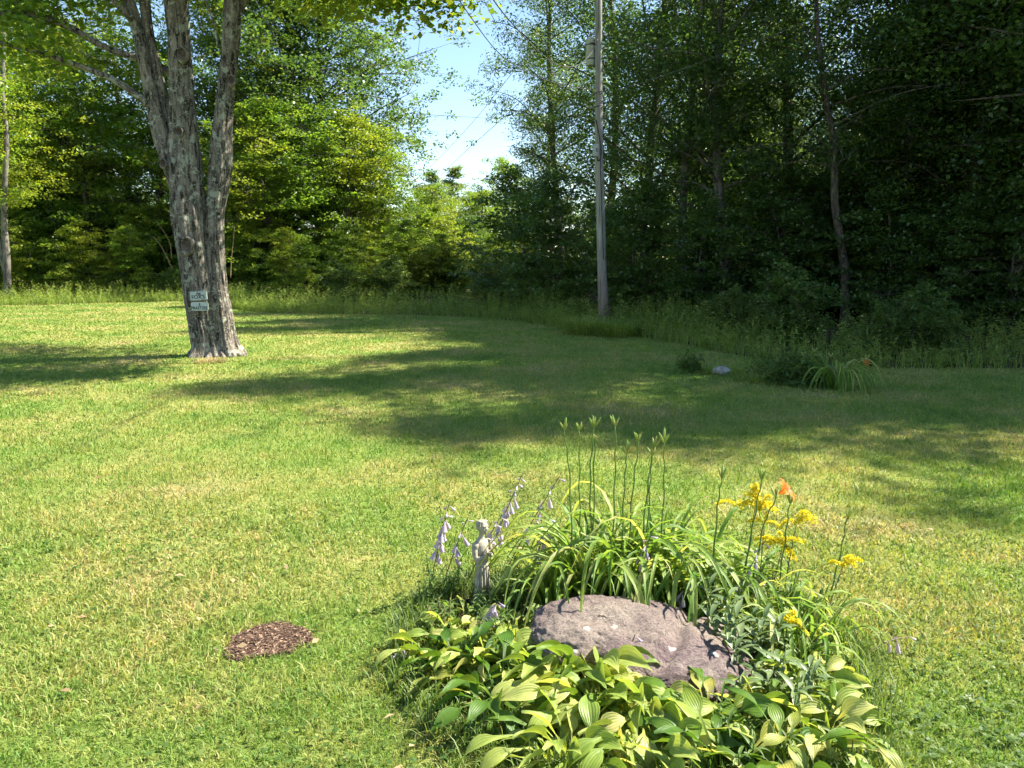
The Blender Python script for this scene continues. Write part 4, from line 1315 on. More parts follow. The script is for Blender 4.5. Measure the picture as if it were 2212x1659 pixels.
# ------------------------------------------------------------------ leaf shapes with ribs
def blade_leaf(name, L, W, prof, curve, mat, pet=0.0, nx=4, ny=8, cup=0.25, twist=0.0, wave=0.0, seed=0, petmat=None):
    """leaf along +Y from the origin, bending down by `curve` (list of pitch angles along its length); pet = petiole length"""
    rg = np.random.default_rng(seed)
    v, uv, q = [], [], []
    y, z = 0.0, 0.0
    pts = [(0.0, 0.0, curve[0])]
    total = pet + L
    steps = (3 if pet else 0) + ny
    pos, ang = [], []
    ys = ([pet * k / 3 for k in range(3)] if pet else []) + [pet + L * k / ny for k in range(ny + 1)]
    prev = 0.0
    for s in ys:
        a = np.interp(s / total, np.linspace(0, 1, len(curve)), curve)
        y += (s - prev) * math.cos(a); z += (s - prev) * math.sin(a)
        prev = s
        pos.append((y, z)); ang.append(a)
    ph = rg.uniform(0, 6.28)
    for k, s in enumerate(ys):
        if s < pet or (pet and s == pet):
            hw = 0.004 if s < pet else 0.007
        else:
            hw = W * 0.5 * float(np.interp((s - pet) / L, np.linspace(0, 1, len(prof)), prof))
        a = ang[k]
        nv = np.array([0, -math.sin(a), math.cos(a)])
        tw = twist * s / total
        for j in range(nx + 1):
            t = 2 * j / nx - 1
            lift = cup * abs(t) * hw + wave * W * math.sin(ph + s / total * 9 + t * 1.5) * abs(t)
            x = t * hw
            xx, ll = x * math.cos(tw) - lift * math.sin(tw), x * math.sin(tw) + lift * math.cos(tw)
            v.append((xx, pos[k][0] + nv[1] * ll, pos[k][1] + nv[2] * ll))
            uv.append((0.5 + 0.5 * t, s / total))
    n = nx + 1
    for i in range(len(ys) - 1):
        for j in range(nx):
            q.append((i * n + j, i * n + j + 1, (i + 1) * n + j + 1, (i + 1) * n + j))
    me = mesh_np(name, v, [np.array(q)], mat, True, np.full(len(v), 0.5))
    ul = me.uv_layers.new(name='UVMap')
    uvs = np.array(uv, dtype=np.float32)[np.array(q).ravel()]
    ul.data.foreach_set('uv', uvs.ravel())
    return me

HOSTA_PROF = [0.10, 0.62, 0.93, 1.0, 0.9, 0.68, 0.40, 0.16, 0.0]
STRAP_PROF = [0.8, 0.95, 1.0, 1.0, 0.95, 0.85, 0.65, 0.35, 0.0]
LANCE_PROF = [0.12, 0.5, 0.85, 1.0, 0.95, 0.75, 0.5, 0.25, 0.0]
def hosta_set(mat, tagname):
    out = []
    for k in range(6):
        rg = random.Random(k + 3 + len(tagname))
        up = 1.15 - 0.12 * k
        out.append(blade_leaf('hosta_leaf_' + tagname, rg.uniform(0.14, 0.20), rg.uniform(0.066, 0.09), HOSTA_PROF, [R(78), R(72), R(60 - 7 * k), R(34 - 12 * k), R(4 - 13 * k), R(-18 - 11 * k)], mat, rg.uniform(0.17, 0.30), 6, 8, rg.uniform(0.1, 0.6), rg.uniform(-0.8, 0.8), 0.10, k))
    return out
HOSTA = hosta_set(M['hosta'], 'light')
HOSTAD = hosta_set(M['hosta_dark'], 'dark')
LILY = []
for k in range(8):
    rg = random.Random(k + 40)
    e = rg.uniform(-0.15, 0.15)
    LILY.append(blade_leaf('lily_leaf', rg.uniform(0.80, 1.15), rg.uniform(0.024, 0.034), STRAP_PROF, [R(86), R(83), R(78), R(68 - 3 * k), R(46 - 7 * k), R(6 - 8 * k), R(-36 - 2 * k), R(-58), R(-66)], M['lily'], 0, 2, 12, 0.5, rg.uniform(-0.9, 0.9), 0.0, k))
LILY_UP = [blade_leaf('lily_leaf_upright', 0.65 + 0.06 * k, 0.024, STRAP_PROF, [R(86), R(84), R(78), R(68), R(50), R(20), R(-20)], M['lily'], 0, 2, 10, 0.5, 0.4, 0.0, k) for k in range(3)]
LANCE = [blade_leaf('lance_leaf', 0.11 + 0.02 * k, 0.024 + 0.004 * k, LANCE_PROF, [R(35), R(20), R(0), R(-20)], M['silver'], 0, 2, 6, 0.4, 0.2, 0.0, k) for k in range(3)]
GLANCE = [blade_leaf('stem_leaf', 0.09 + 0.015 * k, 0.016, LANCE_PROF, [R(40), R(25), R(0), R(-25)], M['fern_leaf'], 0, 2, 5, 0.4, 0.2, 0.0, k) for k in range(2)]

rg = random.Random(11)
def hosta_plant(px, py, n, size, meshes, label, spread=1.0, lift=0.0, az0=0.0, az1=6.283):
    g = G(px, py)
    t = thing('hosta_plant', label, 'plant', g, 0, 'hosta clumps around the boulder')
    n = int(n * 2.2)
    for i in range(n):
        ring = i / n
        az = az0 + (az1 - az0) * ((i * 0.381966) % 1.0) + rg.uniform(-0.2, 0.2)
        k = min(5, max(0, int(ring * 6 + rg.uniform(-0.8, 0.8))))
        rr = (0.02 + 0.15 * ring) * spread * rg.uniform(0.5, 1.2)
        o = link('leaf', meshes[k], t, (math.sin(-az) * -rr * 1.0, math.cos(az) * rr, 0.0))
        o.location = (-math.sin(az) * rr, math.cos(az) * rr, rg.uniform(-0.03, 0.01))
        o.rotation_euler = (R(rg.uniform(-24, 18)) - R(10) * ring * spread, R(rg.uniform(-18, 18)), az)
        s = size * rg.uniform(0.6, 1.0)
        o.scale = (s * rg.uniform(0.8, 1.1), s, s * (1.0 - 0.1 * ring))
    return t
hp = [
 (990, 1470, 34, 1.0, HOSTAD, 'dark green hosta clump at the left end of the bed', 1.2),
 (1080, 1530, 30, 1.15, HOSTAD, 'dark hosta with big hanging leaves in the left front of the bed'),
 (985, 1405, 22, 0.85, HOSTA, 'ragged hosta left of the statue'),
 (1120, 1385, 24, 0.9, HOSTA, 'hosta between the statue and the boulder'),
 (1175, 1480, 30, 1.1, HOSTA, 'light yellow-green hosta at the left front foot of the boulder', 1.0, 0.0, 0.6, 4.6),
 (1290, 1560, 36, 1.25, HOSTA, 'largest light hosta in the front centre of the bed'),
 (1230, 1650, 30, 1.2, HOSTA, 'hosta with broad hanging leaves at the bottom left of the bed front'),
 (1400, 1640, 34, 1.2, HOSTA, 'light hosta in front of the boulder at the bottom centre'),
 (1530, 1600, 26, 1.15, HOSTAD, 'darker hosta with upright leaves at the right front of the boulder'),
 (1560, 1700, 26, 1.1, HOSTAD, 'hosta cut by the bottom picture border right of centre'),
 (1735, 1520, 34, 1.0, HOSTA, 'bright hosta at the right end of the bed'),
 (1770, 1605, 34, 1.05, HOSTA, 'hosta with long drooping leaves at the lower right of the bed'),
 (1715, 1440, 24, 0.9, HOSTA, 'hosta right of the boulder end'),
 (1265, 1500, 26, 1.35, HOSTA, 'tall light hosta pressed against the front of the boulder', 1.0, 0.0, 1.7, 4.6),
 (1385, 1555, 26, 1.25, HOSTA, 'light hosta overlapping the lower middle of the boulder', 1.0, 0.0, 1.7, 4.6),
 (1010, 1365, 22, 0.8, HOSTA, 'light hosta close in front of the statue on its left'),
 (935, 1430, 24, 0.9, HOSTA, 'light hosta at the outer left rear of the bed'),
 (1055, 1450, 26, 1.05, HOSTA, 'light hosta below the dense lilac cluster'),
 (1640, 1600, 24, 1.0, HOSTA, 'light hosta between the front and right end of the bed'),
 (1700, 1690, 28, 1.1, HOSTAD, 'dark hosta at the bottom right of the bed'),
]
for a in hp:
    hosta_plant(*a)

# ------------------------------------------------------------------ flower stalks
def bell(seed):
    """drooping lilac bell, axis -Z"""
    n = 10
    prof = [(0.0025, 0.0), (0.004, -0.008), (0.0045, -0.018), (0.010, -0.030), (0.0115, -0.042), (0.0135, -0.054)]
    a = np.linspace(0, 2 * np.pi, n, endpoint=False)
    v = []
    for k, (r_, z) in enumerate(prof):
        w = 1 + (0.35 if k == 5 else 0.0) * np.cos(6 * a / 2 * 1.0)
        v += [[r_ * ww * math.cos(t), r_ * ww * math.sin(t), z] for t, ww in zip(a, np.broadcast_to(w, a.shape))]
    q = [[i * n + j, i * n + (j + 1) % n, (i + 1) * n + (j + 1) % n, (i + 1) * n + j] for i in range(len(prof) - 1) for j in range(n)]
    return mesh_np('bell_flower', v, [np.array(q)], M['lilac'], True, np.full(len(v), 0.5))
BELL = bell(0)
BUD_PROF = [(0.0015, 0), (0.005, 0.012), (0.0085, 0.032), (0.0095, 0.05), (0.006, 0.07), (0.0, 0.082)]
b = MB(); v, fs = lathe(BUD_PROF, 8); b.add(v, fs); BUD = b.mesh('lily_bud', M['bud'])
def petal_flower(n=6):
    b = MB()
    for k in range(n):
        a = k * 2 * np.pi / n
        rows = []
        for s, r_, z, w in ((0, 0.004, 0.0, 0.004), (1, 0.012, 0.03, 0.011), (2, 0.03, 0.055, 0.019), (3, 0.058, 0.062, 0.016), (4, 0.078, 0.05, 0.003)):
            for sgn in (-1, 0, 1):
                rows.append([r_ * math.cos(a) - sgn * w * math.sin(a), r_ * math.sin(a) + sgn * w * math.cos(a), z + (0.004 if sgn else 0)])
        q = [[i * 3 + j, i * 3 + j + 1, (i + 1) * 3 + j + 1, (i + 1) * 3 + j] for i in range(4) for j in range(2)]
        b.add(rows, [np.array(q)], 0.3 + 0.1 * k)
    return b.mesh('lily_flower', M['orange'])
LFLOWER = petal_flower()

def bell_stalk(base_px, tip_px, d0, d1, nb, label, bend=0.0, size=1.0):
    g = PD(base_px[0], base_px[1], d0); g.z = max(0.05, g.z)
    tp = PD(tip_px[0], tip_px[1], d1)
    t = thing('hosta_flower_stalk', label, 'flower', (g.x, g.y, 0), 0, 'lilac hosta flower stalks')
    o0 = Vector((g.x, g.y, 0))
    mid = (g + tp) / 2 + Vector((bend, 0, 0.03))
    path = catmull([(0, 0, 0), tuple(g - o0 + Vector((0, 0, 0.02))), tuple(mid - o0), tuple(tp - o0)], 8)
    b = MB(); b.add(*tube(path, np.linspace(0.004, 0.0024, len(path)), 6))
    link('stalk', b.mesh('stalk', M['stalk_brown']), t)
    m = len(path)
    nb = int(nb * 1.5)
    for i in range(nb):
        s = 1.0 - 0.42 * (i + 0.3) / nb
        p = Vector(path[int(s * (m - 1))])
        az = i * 2.2 + rg.uniform(-0.4, 0.4)
        young = i < nb * 0.3
        tilt = R(rg.uniform(4, 28)) if not young else R(rg.uniform(35, 70))
        f = link('flower', BELL, t, p + Vector((math.cos(az) * 0.008, math.sin(az) * 0.008, 0)), (0, -tilt, az))
        f.scale = ((0.5, 0.5, 0.65) if young else (1.0, 1.0, 1.3))
        f.scale = tuple(x * size * rg.uniform(0.85, 1.2) for x in f.scale)
d_h = 4.55
stalks = [
 ((930, 1290), (972, 1082), 4.45, 4.3, 11, 'leftmost tall lilac hosta flower stalk'),
 ((960, 1280), (1012, 1115), 4.5, 4.4, 5, 'short lilac stalk between the leftmost stalk and the statue'),
 ((1010, 1310), (1085, 1110), 4.5, 4.4, 8, 'lilac stalk passing close in front of the statue head'),
 ((1040, 1330), (1130, 1020), 4.6, 4.6, 12, 'tallest lilac stalk right of the statue head'),
 ((1095, 1290), (1213, 1022), 4.7, 4.7, 6, 'lilac stalk leaning toward the lily buds'),
 ((1150, 1300), (1188, 1115), 4.6, 4.6, 6, 'upright lilac stalk in front of the left daylily leaves'),
 ((1350, 1330), (1408, 1150), 4.15, 4.15, 6, 'lilac stalk in front of the middle of the daylilies'),
 ((1440, 1420), (1505, 1235), 3.95, 4.0, 5, 'lilac stalk standing before the right shoulder of the boulder'),
 ((1545, 1480), (1655, 1165), 3.85, 4.1, 7, 'long lilac stalk slanting over the right end of the boulder'),
 ((1620, 1440), (1640, 1250), 3.95, 4.0, 6, 'wilting lilac stalk among the grey-green leaves'),
 ((1740, 1520), (1790, 1365), 3.7, 3.75, 5, 'lilac stalk above the bright right hosta'),
 ((1870, 1520), (1968, 1375), 3.65, 3.75, 3, 'lilac stalk leaning out over the lawn at the right'),
 ((900, 1480), (852, 1418), 3.7, 3.6, 5, 'lilac flowers hanging at the left edge of the bed'),
 ((1040, 1390), (1078, 1300), 3.95, 3.85, 9, 'dense lilac flower cluster in front of the statue foot'),
 ((1350, 1480), (1372, 1370), 3.45, 3.45, 4, 'lilac stalk before the boulder above the front hostas'),
]
for a in stalks:
    bell_stalk(*a)

# ------------------------------------------------------------------ daylilies
def lily_clump(px, py, n, label, size=1.0, group='daylily clumps behind the boulder', name='daylily_clump', fanw=0.12, z0=0.0):
    g = G(px, py)
    t = thing(name, label, 'plant', g, 0, group)
    n = int(n * 1.55)
    for i in range(n):
        az = i * 2.39996 + rg.uniform(-0.4, 0.4)
        k = rg.randrange(8)
        m = LILY[k] if rg.random() < 0.72 else LILY_UP[rg.randrange(3)]
        rr = rg.uniform(0.01, fanw)
        o = link('leaf', m, t, (-math.sin(az) * rr, math.cos(az) * rr, -0.02), (R(rg.uniform(-22, 4)), R(rg.uniform(-8, 8)), az))
        s = size * rg.uniform(0.8, 1.26)
        o.scale = (s * rg.uniform(0.8, 1.2), s, s)
    return t
lilies = [
 (1195, 1312, 30, 'daylily clump at the left, next to the dark grass tuft', 0.72),
 (1270, 1296, 46, 'daylily clump directly behind the boulder top', 1.0),
 (1350, 1296, 46, 'daylily clump behind the boulder middle under the tall buds', 1.0),
 (1430, 1302, 42, 'daylily clump behind the right shoulder of the boulder', 0.95),
 (1510, 1316, 36, 'daylily clump behind the right lobe of the boulder', 0.9),
 (1600, 1350, 30, 'daylily clump left of the goldenrod stems', 0.8),
 (1680, 1400, 24, 'daylily clump below the goldenrod plumes', 0.62),
 (1752, 1405, 24, 'daylily clump with arching leaves at the right rear of the bed', 0.6),
 (1705, 1455, 16, 'small daylily tuft right of the boulder end', 0.5),
]
clumps = [lily_clump(*a) for a in lilies]
def scape(root, tip, mid, base_x, buds, d, label=None, flower=False, spread=1.0):
    """flower stalk of a daylily: part of its clump, buds are sub-parts"""
    r0 = Vector(root.location)
    tp = PD(tip[0], tip[1] + 14, d) - r0
    md = PD(mid[0], mid[1], d) - r0
    bs = PD(base_x, 1300, d); bs.z = 0; bs = bs - r0
    path = catmull([tuple(bs), tuple(md), tuple(tp)], 10)
    path += np.stack([0.004 * np.sin(np.arange(len(path)) * 1.3 + base_x), 0 * np.arange(len(path)), 0 * np.arange(len(path))], -1)
    b = MB(); b.add(*tube(path, np.linspace(0.0055, 0.0032, len(path)), 7))
    st = link('flower_stalk', b.mesh('flower_stalk', M['stalk']), root)
    for i in range(buds):
        az = i * 2.4 + base_x
        o = link('bud', BUD, st, tuple(Vector(path[-1]) + Vector((0, 0, rg.uniform(-0.012, 0.0)))), (R(rg.uniform(12, 42)) * spread, 0, az))
        s = rg.uniform(0.5, 0.95)
        o.scale = (s * 0.8, s * 0.8, s * 1.1)
    if flower:
        o = link('flower', LFLOWER, st, tuple(Vector(path[-1]) + Vector((0.012, -0.01, 0.02))), (R(35), R(38), 0.4))
        o.scale = (0.95,) * 3
D1 = G(1300, 1305).y
for root, tip, mid, bx, nb in [
 (clumps[0], (1218, 915), (1231, 1040), 1238, 6), (clumps[0], (1252, 915), (1252, 1060), 1254, 5), (clumps[1], (1282, 908), (1275, 1050), 1282, 6), (clumps[1], (1291, 935), (1284, 990), 1281, 2),
 (clumps[1], (1330, 905), (1328, 1050), 1318, 6), (clumps[2], (1354, 965), (1348, 1070), 1338, 5), (clumps[2], (1380, 940), (1366, 1070), 1350, 6), (clumps[2], (1412, 952), (1396, 1080), 1376, 6),
 (clumps[3], (1408, 968), (1402, 1090), 1390, 4), (clumps[3], (1434, 940), (1434, 1060), 1422, 5)]:
    scape(root, tip, mid, bx, nb, D1)
D2 = G(1650, 1350).y
for root, tip, mid, bx, nb, fl in [(clumps[4], (1559, 1018), (1548, 1120), 1535, 4, False), (clumps[5], (1645, 1022), (1622, 1160), 1592, 6, False), (clumps[5], (1677, 1060), (1646, 1150), 1612, 3, True), (clumps[6], (1706, 1070), (1694, 1180), 1672, 5, False), (clumps[7], (1830, 1105), (1812, 1210), 1778, 4, False)]:
    scape(root, tip, mid, bx, nb, D2, flower=fl)

# ------------------------------------------------------------------ goldenrod
rng = np.random.default_rng(63)
def goldenrod(base, pts, plumes, d, label, plume=True):
    g = G(*base)
    t = thing('goldenrod', label, 'plant', g, 0, 'yellow goldenrod stems')
    path = catmull([(0, 0, 0)] + [tuple(PD(x, y, d) - g) for x, y in pts], 8)
    b = MB(); b.add(*tube(path, np.linspace(0.0045, 0.002, len(path)), 6))
    link('stem', b.mesh('stem', M['stalk_brown']), t)
    for i in range(16):
        s = rg.uniform(0.15, 0.85)
        p = path[int(s * (len(path) - 1))]
        o = link('leaf', GLANCE[i % 2], t, tuple(p), (R(rg.uniform(-10, 25)), 0, i * 2.4))
        o.scale = (rg.uniform(0.6, 1.1),) * 3
    for k, arms in enumerate(plumes):
        b = MB()
        for (x0, y0, x1, y1, wpx) in arms:
            a_, e_ = np.array(PD(x0, y0, d) - g), np.array(PD(x1, y1, d + rng.uniform(-0.05, 0.05)) - g)
            m_ = (a_ + e_) / 2 + np.array([0, 0, 0.02])
            lp = catmull([a_, m_, e_], 6)
            b.add(*tube(lp, 0.0012, 4, cap=False), r=0.1)
            n = int(170 * np.linalg.norm(e_ - a_) / 0.1)
            s = rng.random(n)
            c = np.stack([np.interp(s, np.linspace(0, 1, len(lp)), lp[:, i]) for i in range(3)], -1)
            c += rng.normal(0, 1, (n, 3)) * np.array([0.006, 0.008, 0.005]) * wpx
            v, q = leaf_quads(c, 0.013, 0.009, rng, 0.5, 0.5, 0.8)
            b.add(v, [q], np.repeat(rng.random(n), 4))
        link('flower_plume', b.mesh('flower_plume', M['yellow'], False), t)
DG = D2 + 0.05
goldenrod((1598, 1350), [(1612, 1220), (1632, 1090)], [[(1640, 1105, 1625, 1050, 1.3), (1640, 1100, 1668, 1090, 1.6), (1638, 1095, 1590, 1090, 1.4), (1640, 1090, 1612, 1065, 1.5), (1642, 1100, 1662, 1070, 1.2), (1590, 1090, 1548, 1088, 0.8), (1640, 1085, 1632, 1045, 1.0), (1640, 1098, 1675, 1104, 1.4), (1625, 1085, 1600, 1100, 1.3)]], DG, 'brightest goldenrod plume, beside the orange lily flower')
goldenrod((1625, 1365), [(1640, 1260), (1650, 1140)], [[(1650, 1128, 1615, 1128, 0.8), (1650, 1130, 1690, 1140, 0.7), (1652, 1126, 1660, 1110, 0.6)]], DG, 'thin goldenrod stem with a flat sparse spray')
goldenrod((1640, 1370), [(1668, 1270), (1690, 1185)], [[(1690, 1170, 1630, 1165, 1.1), (1690, 1168, 1735, 1172, 1.2), (1690, 1175, 1708, 1205, 1.5), (1688, 1172, 1655, 1185, 1.0), (1692, 1180, 1720, 1210, 0.8), (1690, 1165, 1680, 1150, 1.0), (1690, 1168, 1640, 1178, 0.9)]], DG, 'wide goldenrod plume below the brightest one')
goldenrod((1680, 1375), [(1700, 1240), (1720, 1135)], [[(1722, 1125, 1760, 1118, 1.6), (1722, 1122, 1745, 1105, 1.5), (1722, 1128, 1758, 1128, 1.4), (1718, 1128, 1690, 1132, 0.8)]], DG, 'small dense goldenrod plume right of the orange flower')
goldenrod((1770, 1400), [(1795, 1300), (1820, 1225)], [[(1820, 1222, 1862, 1210, 1.0), (1820, 1225, 1790, 1215, 0.8), (1822, 1218, 1850, 1225, 1.0), (1820, 1220, 1842, 1200, 0.8)]], DG - 0.1, 'faded goldenrod at the far right rear of the bed')
goldenrod((1690, 1440), [(1695, 1400), (1700, 1345)], [[(1700, 1342, 1730, 1350, 1.3), (1700, 1340, 1680, 1350, 1.2), (1702, 1335, 1720, 1325, 1.0), (1700, 1340, 1745, 1370, 0.9)]], G(1690, 1440).y, 'short orange-yellow goldenrod low on the right of the boulder')

# ------------------------------------------------------------------ leafy stems: grey-green plant right of the boulder, green ones behind
def leafy(px, py, n_st, h, meshes, label, spread=0.12, size=1.0, name='leafy_plant', group=None, mat='stalk', per=14, whorl=3):
    g = G(px, py)
    t = thing(name, label, 'plant', g, 0, group)
    for i in range(n_st):
        az = i * 2.4 + rg.uniform(-0.3, 0.3)
        r0 = rg.uniform(0, spread)
        b0 = np.array([math.cos(az) * r0, math.sin(az) * r0, -0.02])
        hh = h * rg.uniform(0.7, 1.1)
        tp = b0 + np.array([math.cos(az) * hh * rg.uniform(0.05, 0.35), math.sin(az) * hh * rg.uniform(0.05, 0.35), hh])
        path = catmull([b0, (b0 + tp) / 2 + np.array([0, 0, 0.02]), tp], 5)
        b = MB(); b.add(*tube(path, np.linspace(0.004, 0.002, len(path)), 5))
        st = link('stem', b.mesh('stem', M[mat]), t)
        for j in range(per):
            s = 0.2 + 0.8 * (j // whorl * whorl) / per
            p = path[min(len(path) - 1, int(s * (len(path) - 1)))]
            o = link('leaf', meshes[j % len(meshes)], st, tuple(p), (R(rg.uniform(-15, 25)), 0, j * 2.0944 + (j // whorl) * 0.9 + rg.uniform(-0.2, 0.2)))
            o.scale = (size * rg.uniform(0.7, 1.1),) * 3
    return t
GP = 'leafy plants among the bed flowers'
leafy(1620, 1455, 9, 0.42, LANCE, 'grey-green lance-leaved plant over the right end of the boulder', 0.16, 1.1, group=GP)
leafy(1560, 1375, 8, 0.40, LANCE, 'grey-green leafy plant behind the right end of the boulder', 0.15, 0.9, group=GP)
leafy(1660, 1540, 9, 0.30, LANCE, 'grey-green leafy plant in front of the right end of the boulder', 0.2, 1.0, group=GP)
leafy(1480, 1318, 8, 0.45, GLANCE, 'narrow-leaved green plant inside the daylilies', 0.15, 1.0, group=GP)
leafy(1690, 1360, 9, 0.40, GLANCE, 'narrow-leaved green plant below the goldenrod', 0.18, 1.0, group=GP)
leafy(1610, 1640, 10, 0.22, GLANCE, 'low weedy greenery between the front hostas', 0.25, 0.9, group=GP)
leafy(965, 1300, 10, 0.26, GLANCE, 'feathery green weed left of the statue foot', 0.16, 0.8, group=GP)
leafy(1110, 1420, 10, 0.26, GLANCE, 'feathery weed growing through the left hostas', 0.2, 0.8, group=GP)
leafy(1052, 1332, 9, 0.17, GLANCE, 'low weed hiding the statue foot', 0.10, 0.8, group=GP)
leafy(960, 1365, 9, 0.20, GLANCE, 'dry-looking weed at the left rear of the bed', 0.18, 0.8, mat='straw', group=GP)

# dark fine grass tuft left of the daylilies, and long grass around the bed
def grass_tuft(name, c, n, L, spreadr, label, mat, w=0.004, lean=0.6, group=None, bias=(0, 0)):
    rngt = np.random.default_rng(int(abs(c[0] * 1000)) % 1000 + n)
    az = rngt.uniform(0, 2 * np.pi, n)
    rr = np.sqrt(rngt.random(n)) * spreadr
    base = np.stack([np.cos(az) * rr, np.sin(az) * rr, np.zeros(n)], -1)
    ln = L * rngt.uniform(0.5, 1.1, n)
    a2 = az + rngt.normal(0, 0.6, n)
    le = np.abs(rngt.normal(lean, 0.25, n))
    u = np.stack([np.cos(a2) * np.sin(le) + bias[0], np.sin(a2) * np.sin(le) + bias[1], np.cos(le)], -1)
    mid = base + u * (ln * 0.55)[:, None]
    u2 = u + np.array([0, 0, -0.8])
    tip = mid + u2 * (ln * 0.5)[:, None]
    sd = np.stack([np.sin(a2), -np.cos(a2), np.zeros(n)], -1) * w
    v = np.stack([base - sd, base + sd, mid + sd * 0.9, mid - sd * 0.9, tip], 1).reshape(-1, 3)
    k = np.arange(n) * 5
    me = mesh_np(name, v, [np.stack([k, k + 1, k + 2, k + 3], -1), np.stack([k + 3, k + 2, k + 4], -1)], mat, False, np.repeat(rngt.random(n), 5))
    o = link(name, me, None, (c[0], c[1], 0))
    tag(o, label, 'grass tuft', group)
    return o
GT = 'grass tufts'
p = G(1125, 1300); grass_tuft('grass_tuft', p, 420, 0.30, 0.11, 'dark fine grass tuft combed over between statue and daylilies', M['fern_leaf'], 0.0025, 0.7, GT, (-0.35, -0.2))
p = G(1262, 722); grass_tuft('grass_tuft', p, 900, 0.8, 0.55, 'sunlit long grass left of the pole foot', M['weed_leaf'], 0.008, 0.5, GT)
p = G(1330, 726); grass_tuft('grass_tuft', p, 900, 0.7, 0.6, 'sunlit long grass right of the pole foot', M['weed_leaf'], 0.008, 0.5, GT)
p = G(1560, 806); grass_tuft('grass_tuft', p, 380, 0.28, 0.42, 'sunlit grass around the small stone before the wood', M['weed_leaf'], 0.006, 0.7, GT)
p = G(1630, 822); grass_tuft('grass_tuft', p, 300, 0.25, 0.40, 'low grass left of the second lily clump', M['weed_leaf'], 0.006, 0.7, GT)
p = G(470, 778); grass_tuft('grass_tuft', (p.x, p.y - 0.35), 260, 0.2, 0.30, 'dry straw grass at the foot of the old maple', M['straw'], 0.004, 0.8, GT)

# longer uncut grass round the bed
def bed_fringe():
    rngf = np.random.default_rng(31)
    n = 5200
    k = rngf.integers(0, len(BED), n)
    t = rngf.random(n)[:, None]
    p = BED[k] * (1 - t) + BED[(k + 1) % len(BED)] * t + rngf.normal(0, 0.06, (n, 2))
    m = 2600
    inner = bed_c.xy
    q = np.stack([rngf.uniform(BED[:, 0].min(), BED[:, 0].max(), m), rngf.uniform(BED[:, 1].min(), BED[:, 1].max(), m)], -1)
    q = q[in_poly(q, BED)]
    p = np.vstack([p, q]); n = len(p)
    az = rngf.uniform(0, 6.28, n)
    ln = rngf.uniform(0.06, 0.2, n)
    le = np.abs(rngf.normal(0.5, 0.3, n))
    u = np.stack([np.cos(az) * np.sin(le), np.sin(az) * np.sin(le), np.cos(le)], -1)
    c = np.c_[p, np.full(n, 0.01)]
    mid = c + u * (ln * 0.6)[:, None]
    tip = mid + (u + np.array([0, 0, -0.6])) * (ln * 0.45)[:, None]
    sd = np.stack([np.sin(az), -np.cos(az), np.zeros(n)], -1) * 0.0024
    v = np.stack([c - sd, c + sd, mid + sd, mid - sd, tip], 1).reshape(-1, 3)
    k = np.arange(n) * 5
    o = link('bed_grass', mesh_np('bed_grass', v, [np.stack([k, k + 1, k + 2, k + 3], -1), np.stack([k + 3, k + 2, k + 4], -1)], M['fern_leaf'], False, np.repeat(rngf.random(n), 5)))
    tag(o, 'longer uncut grass and weeds fringing the flower bed', None, kind='stuff')
bed_fringe()

# ------------------------------------------------------------------ second lily clump, peony-like bush, stone
p = G(1808, 838)
t = thing('daylily_clump', 'second daylily clump with orange flowers by the wood', 'plant', (p.x, p.y, 0), 0, 'daylily clumps')
for i in range(110):
    az = i * 2.39996 + rg.uniform(-0.4, 0.4)
    rr = rg.uniform(0.02, 0.28)
    o = link('leaf', LILY[rg.randrange(8)], t, (-math.sin(az) * rr, math.cos(az) * rr, -0.02), (R(rg.uniform(-18, 4)), R(rg.uniform(-8, 8)), az))
    s = rg.uniform(0.85, 1.15)
    o.scale = (s * 1.1, s, s)
for (x, y, fl) in ((1868, 782, True), (1874, 772, False), (1735, 765, False), (1760, 757, False), (1795, 768, False)):
    tp = PD(x, y + 4, p.y) - p
    path = catmull([(0.06, 0, 0), tuple(Vector((tp.x * 0.6, 0, tp.z * 0.75))), tuple(tp)], 6)
    b = MB(); b.add(*tube(path, 0.006, 6))
    st = link('flower_stalk', b.mesh('flower_stalk', M['stalk']), t)
    for k in range(3):
        link('bud', BUD, st, tuple(path[-1]), (R(30), 0, k * 2.1), 1.1)
    if fl:
        link('flower', LFLOWER, st, tuple(path[-1]), (R(60), R(20), 0), 0.9)
def shrub(name, c, n, rx, rz, label, mat, L, W, group=None):
    rngs = np.random.default_rng(n)
    t = thing(name, label, 'shrub', (c[0], c[1], 0), 0, group)
    v = rngs.normal(0, 1, (n, 3)); v /= np.linalg.norm(v, axis=1)[:, None]
    rr = rngs.random(n) ** 0.35
    cc = v * rr[:, None] * np.array([rx, rx * 0.9, rz])
    cc *= (1 + 0.18 * np.sin(v[:, 0] * 5 + 1) * np.sin(v[:, 1] * 6) + 0.12 * np.sin(v[:, 2] * 9))[:, None]
    cc[:, 2] = np.abs(cc[:, 2]) + 0.05
    vv, q = leaf_quads(cc, L, W, rngs, 0.15, 0.4, 0.5)
    link('foliage', mesh_np('foliage', vv, [q], mat, False, np.repeat(rngs.random(n), 4)), t)
    for k in range(7):
        az = k * 0.9
        path = np.array([[0, 0, 0], [math.cos(az) * rx * 0.4, math.sin(az) * rx * 0.4, rz * 0.5], [math.cos(az) * rx * 0.7, math.sin(az) * rx * 0.7, rz * 0.85]])
        b = MB(); b.add(*tube(path, np.array([0.008, 0.006, 0.003]), 5)); link('stem', b.mesh('stem', M['stalk']), t)
p = G(1715, 832); shrub('garden_shrub', p, 1500, 0.48, 0.50, 'rounded leafy shrub left of the second lily clump', M['fern_leaf'], 0.10, 0.035)
p = G(1490, 806); shrub('garden_shrub', p, 500, 0.26, 0.36, 'small upright weed left of the little stone', M['fern_leaf'], 0.08, 0.035)
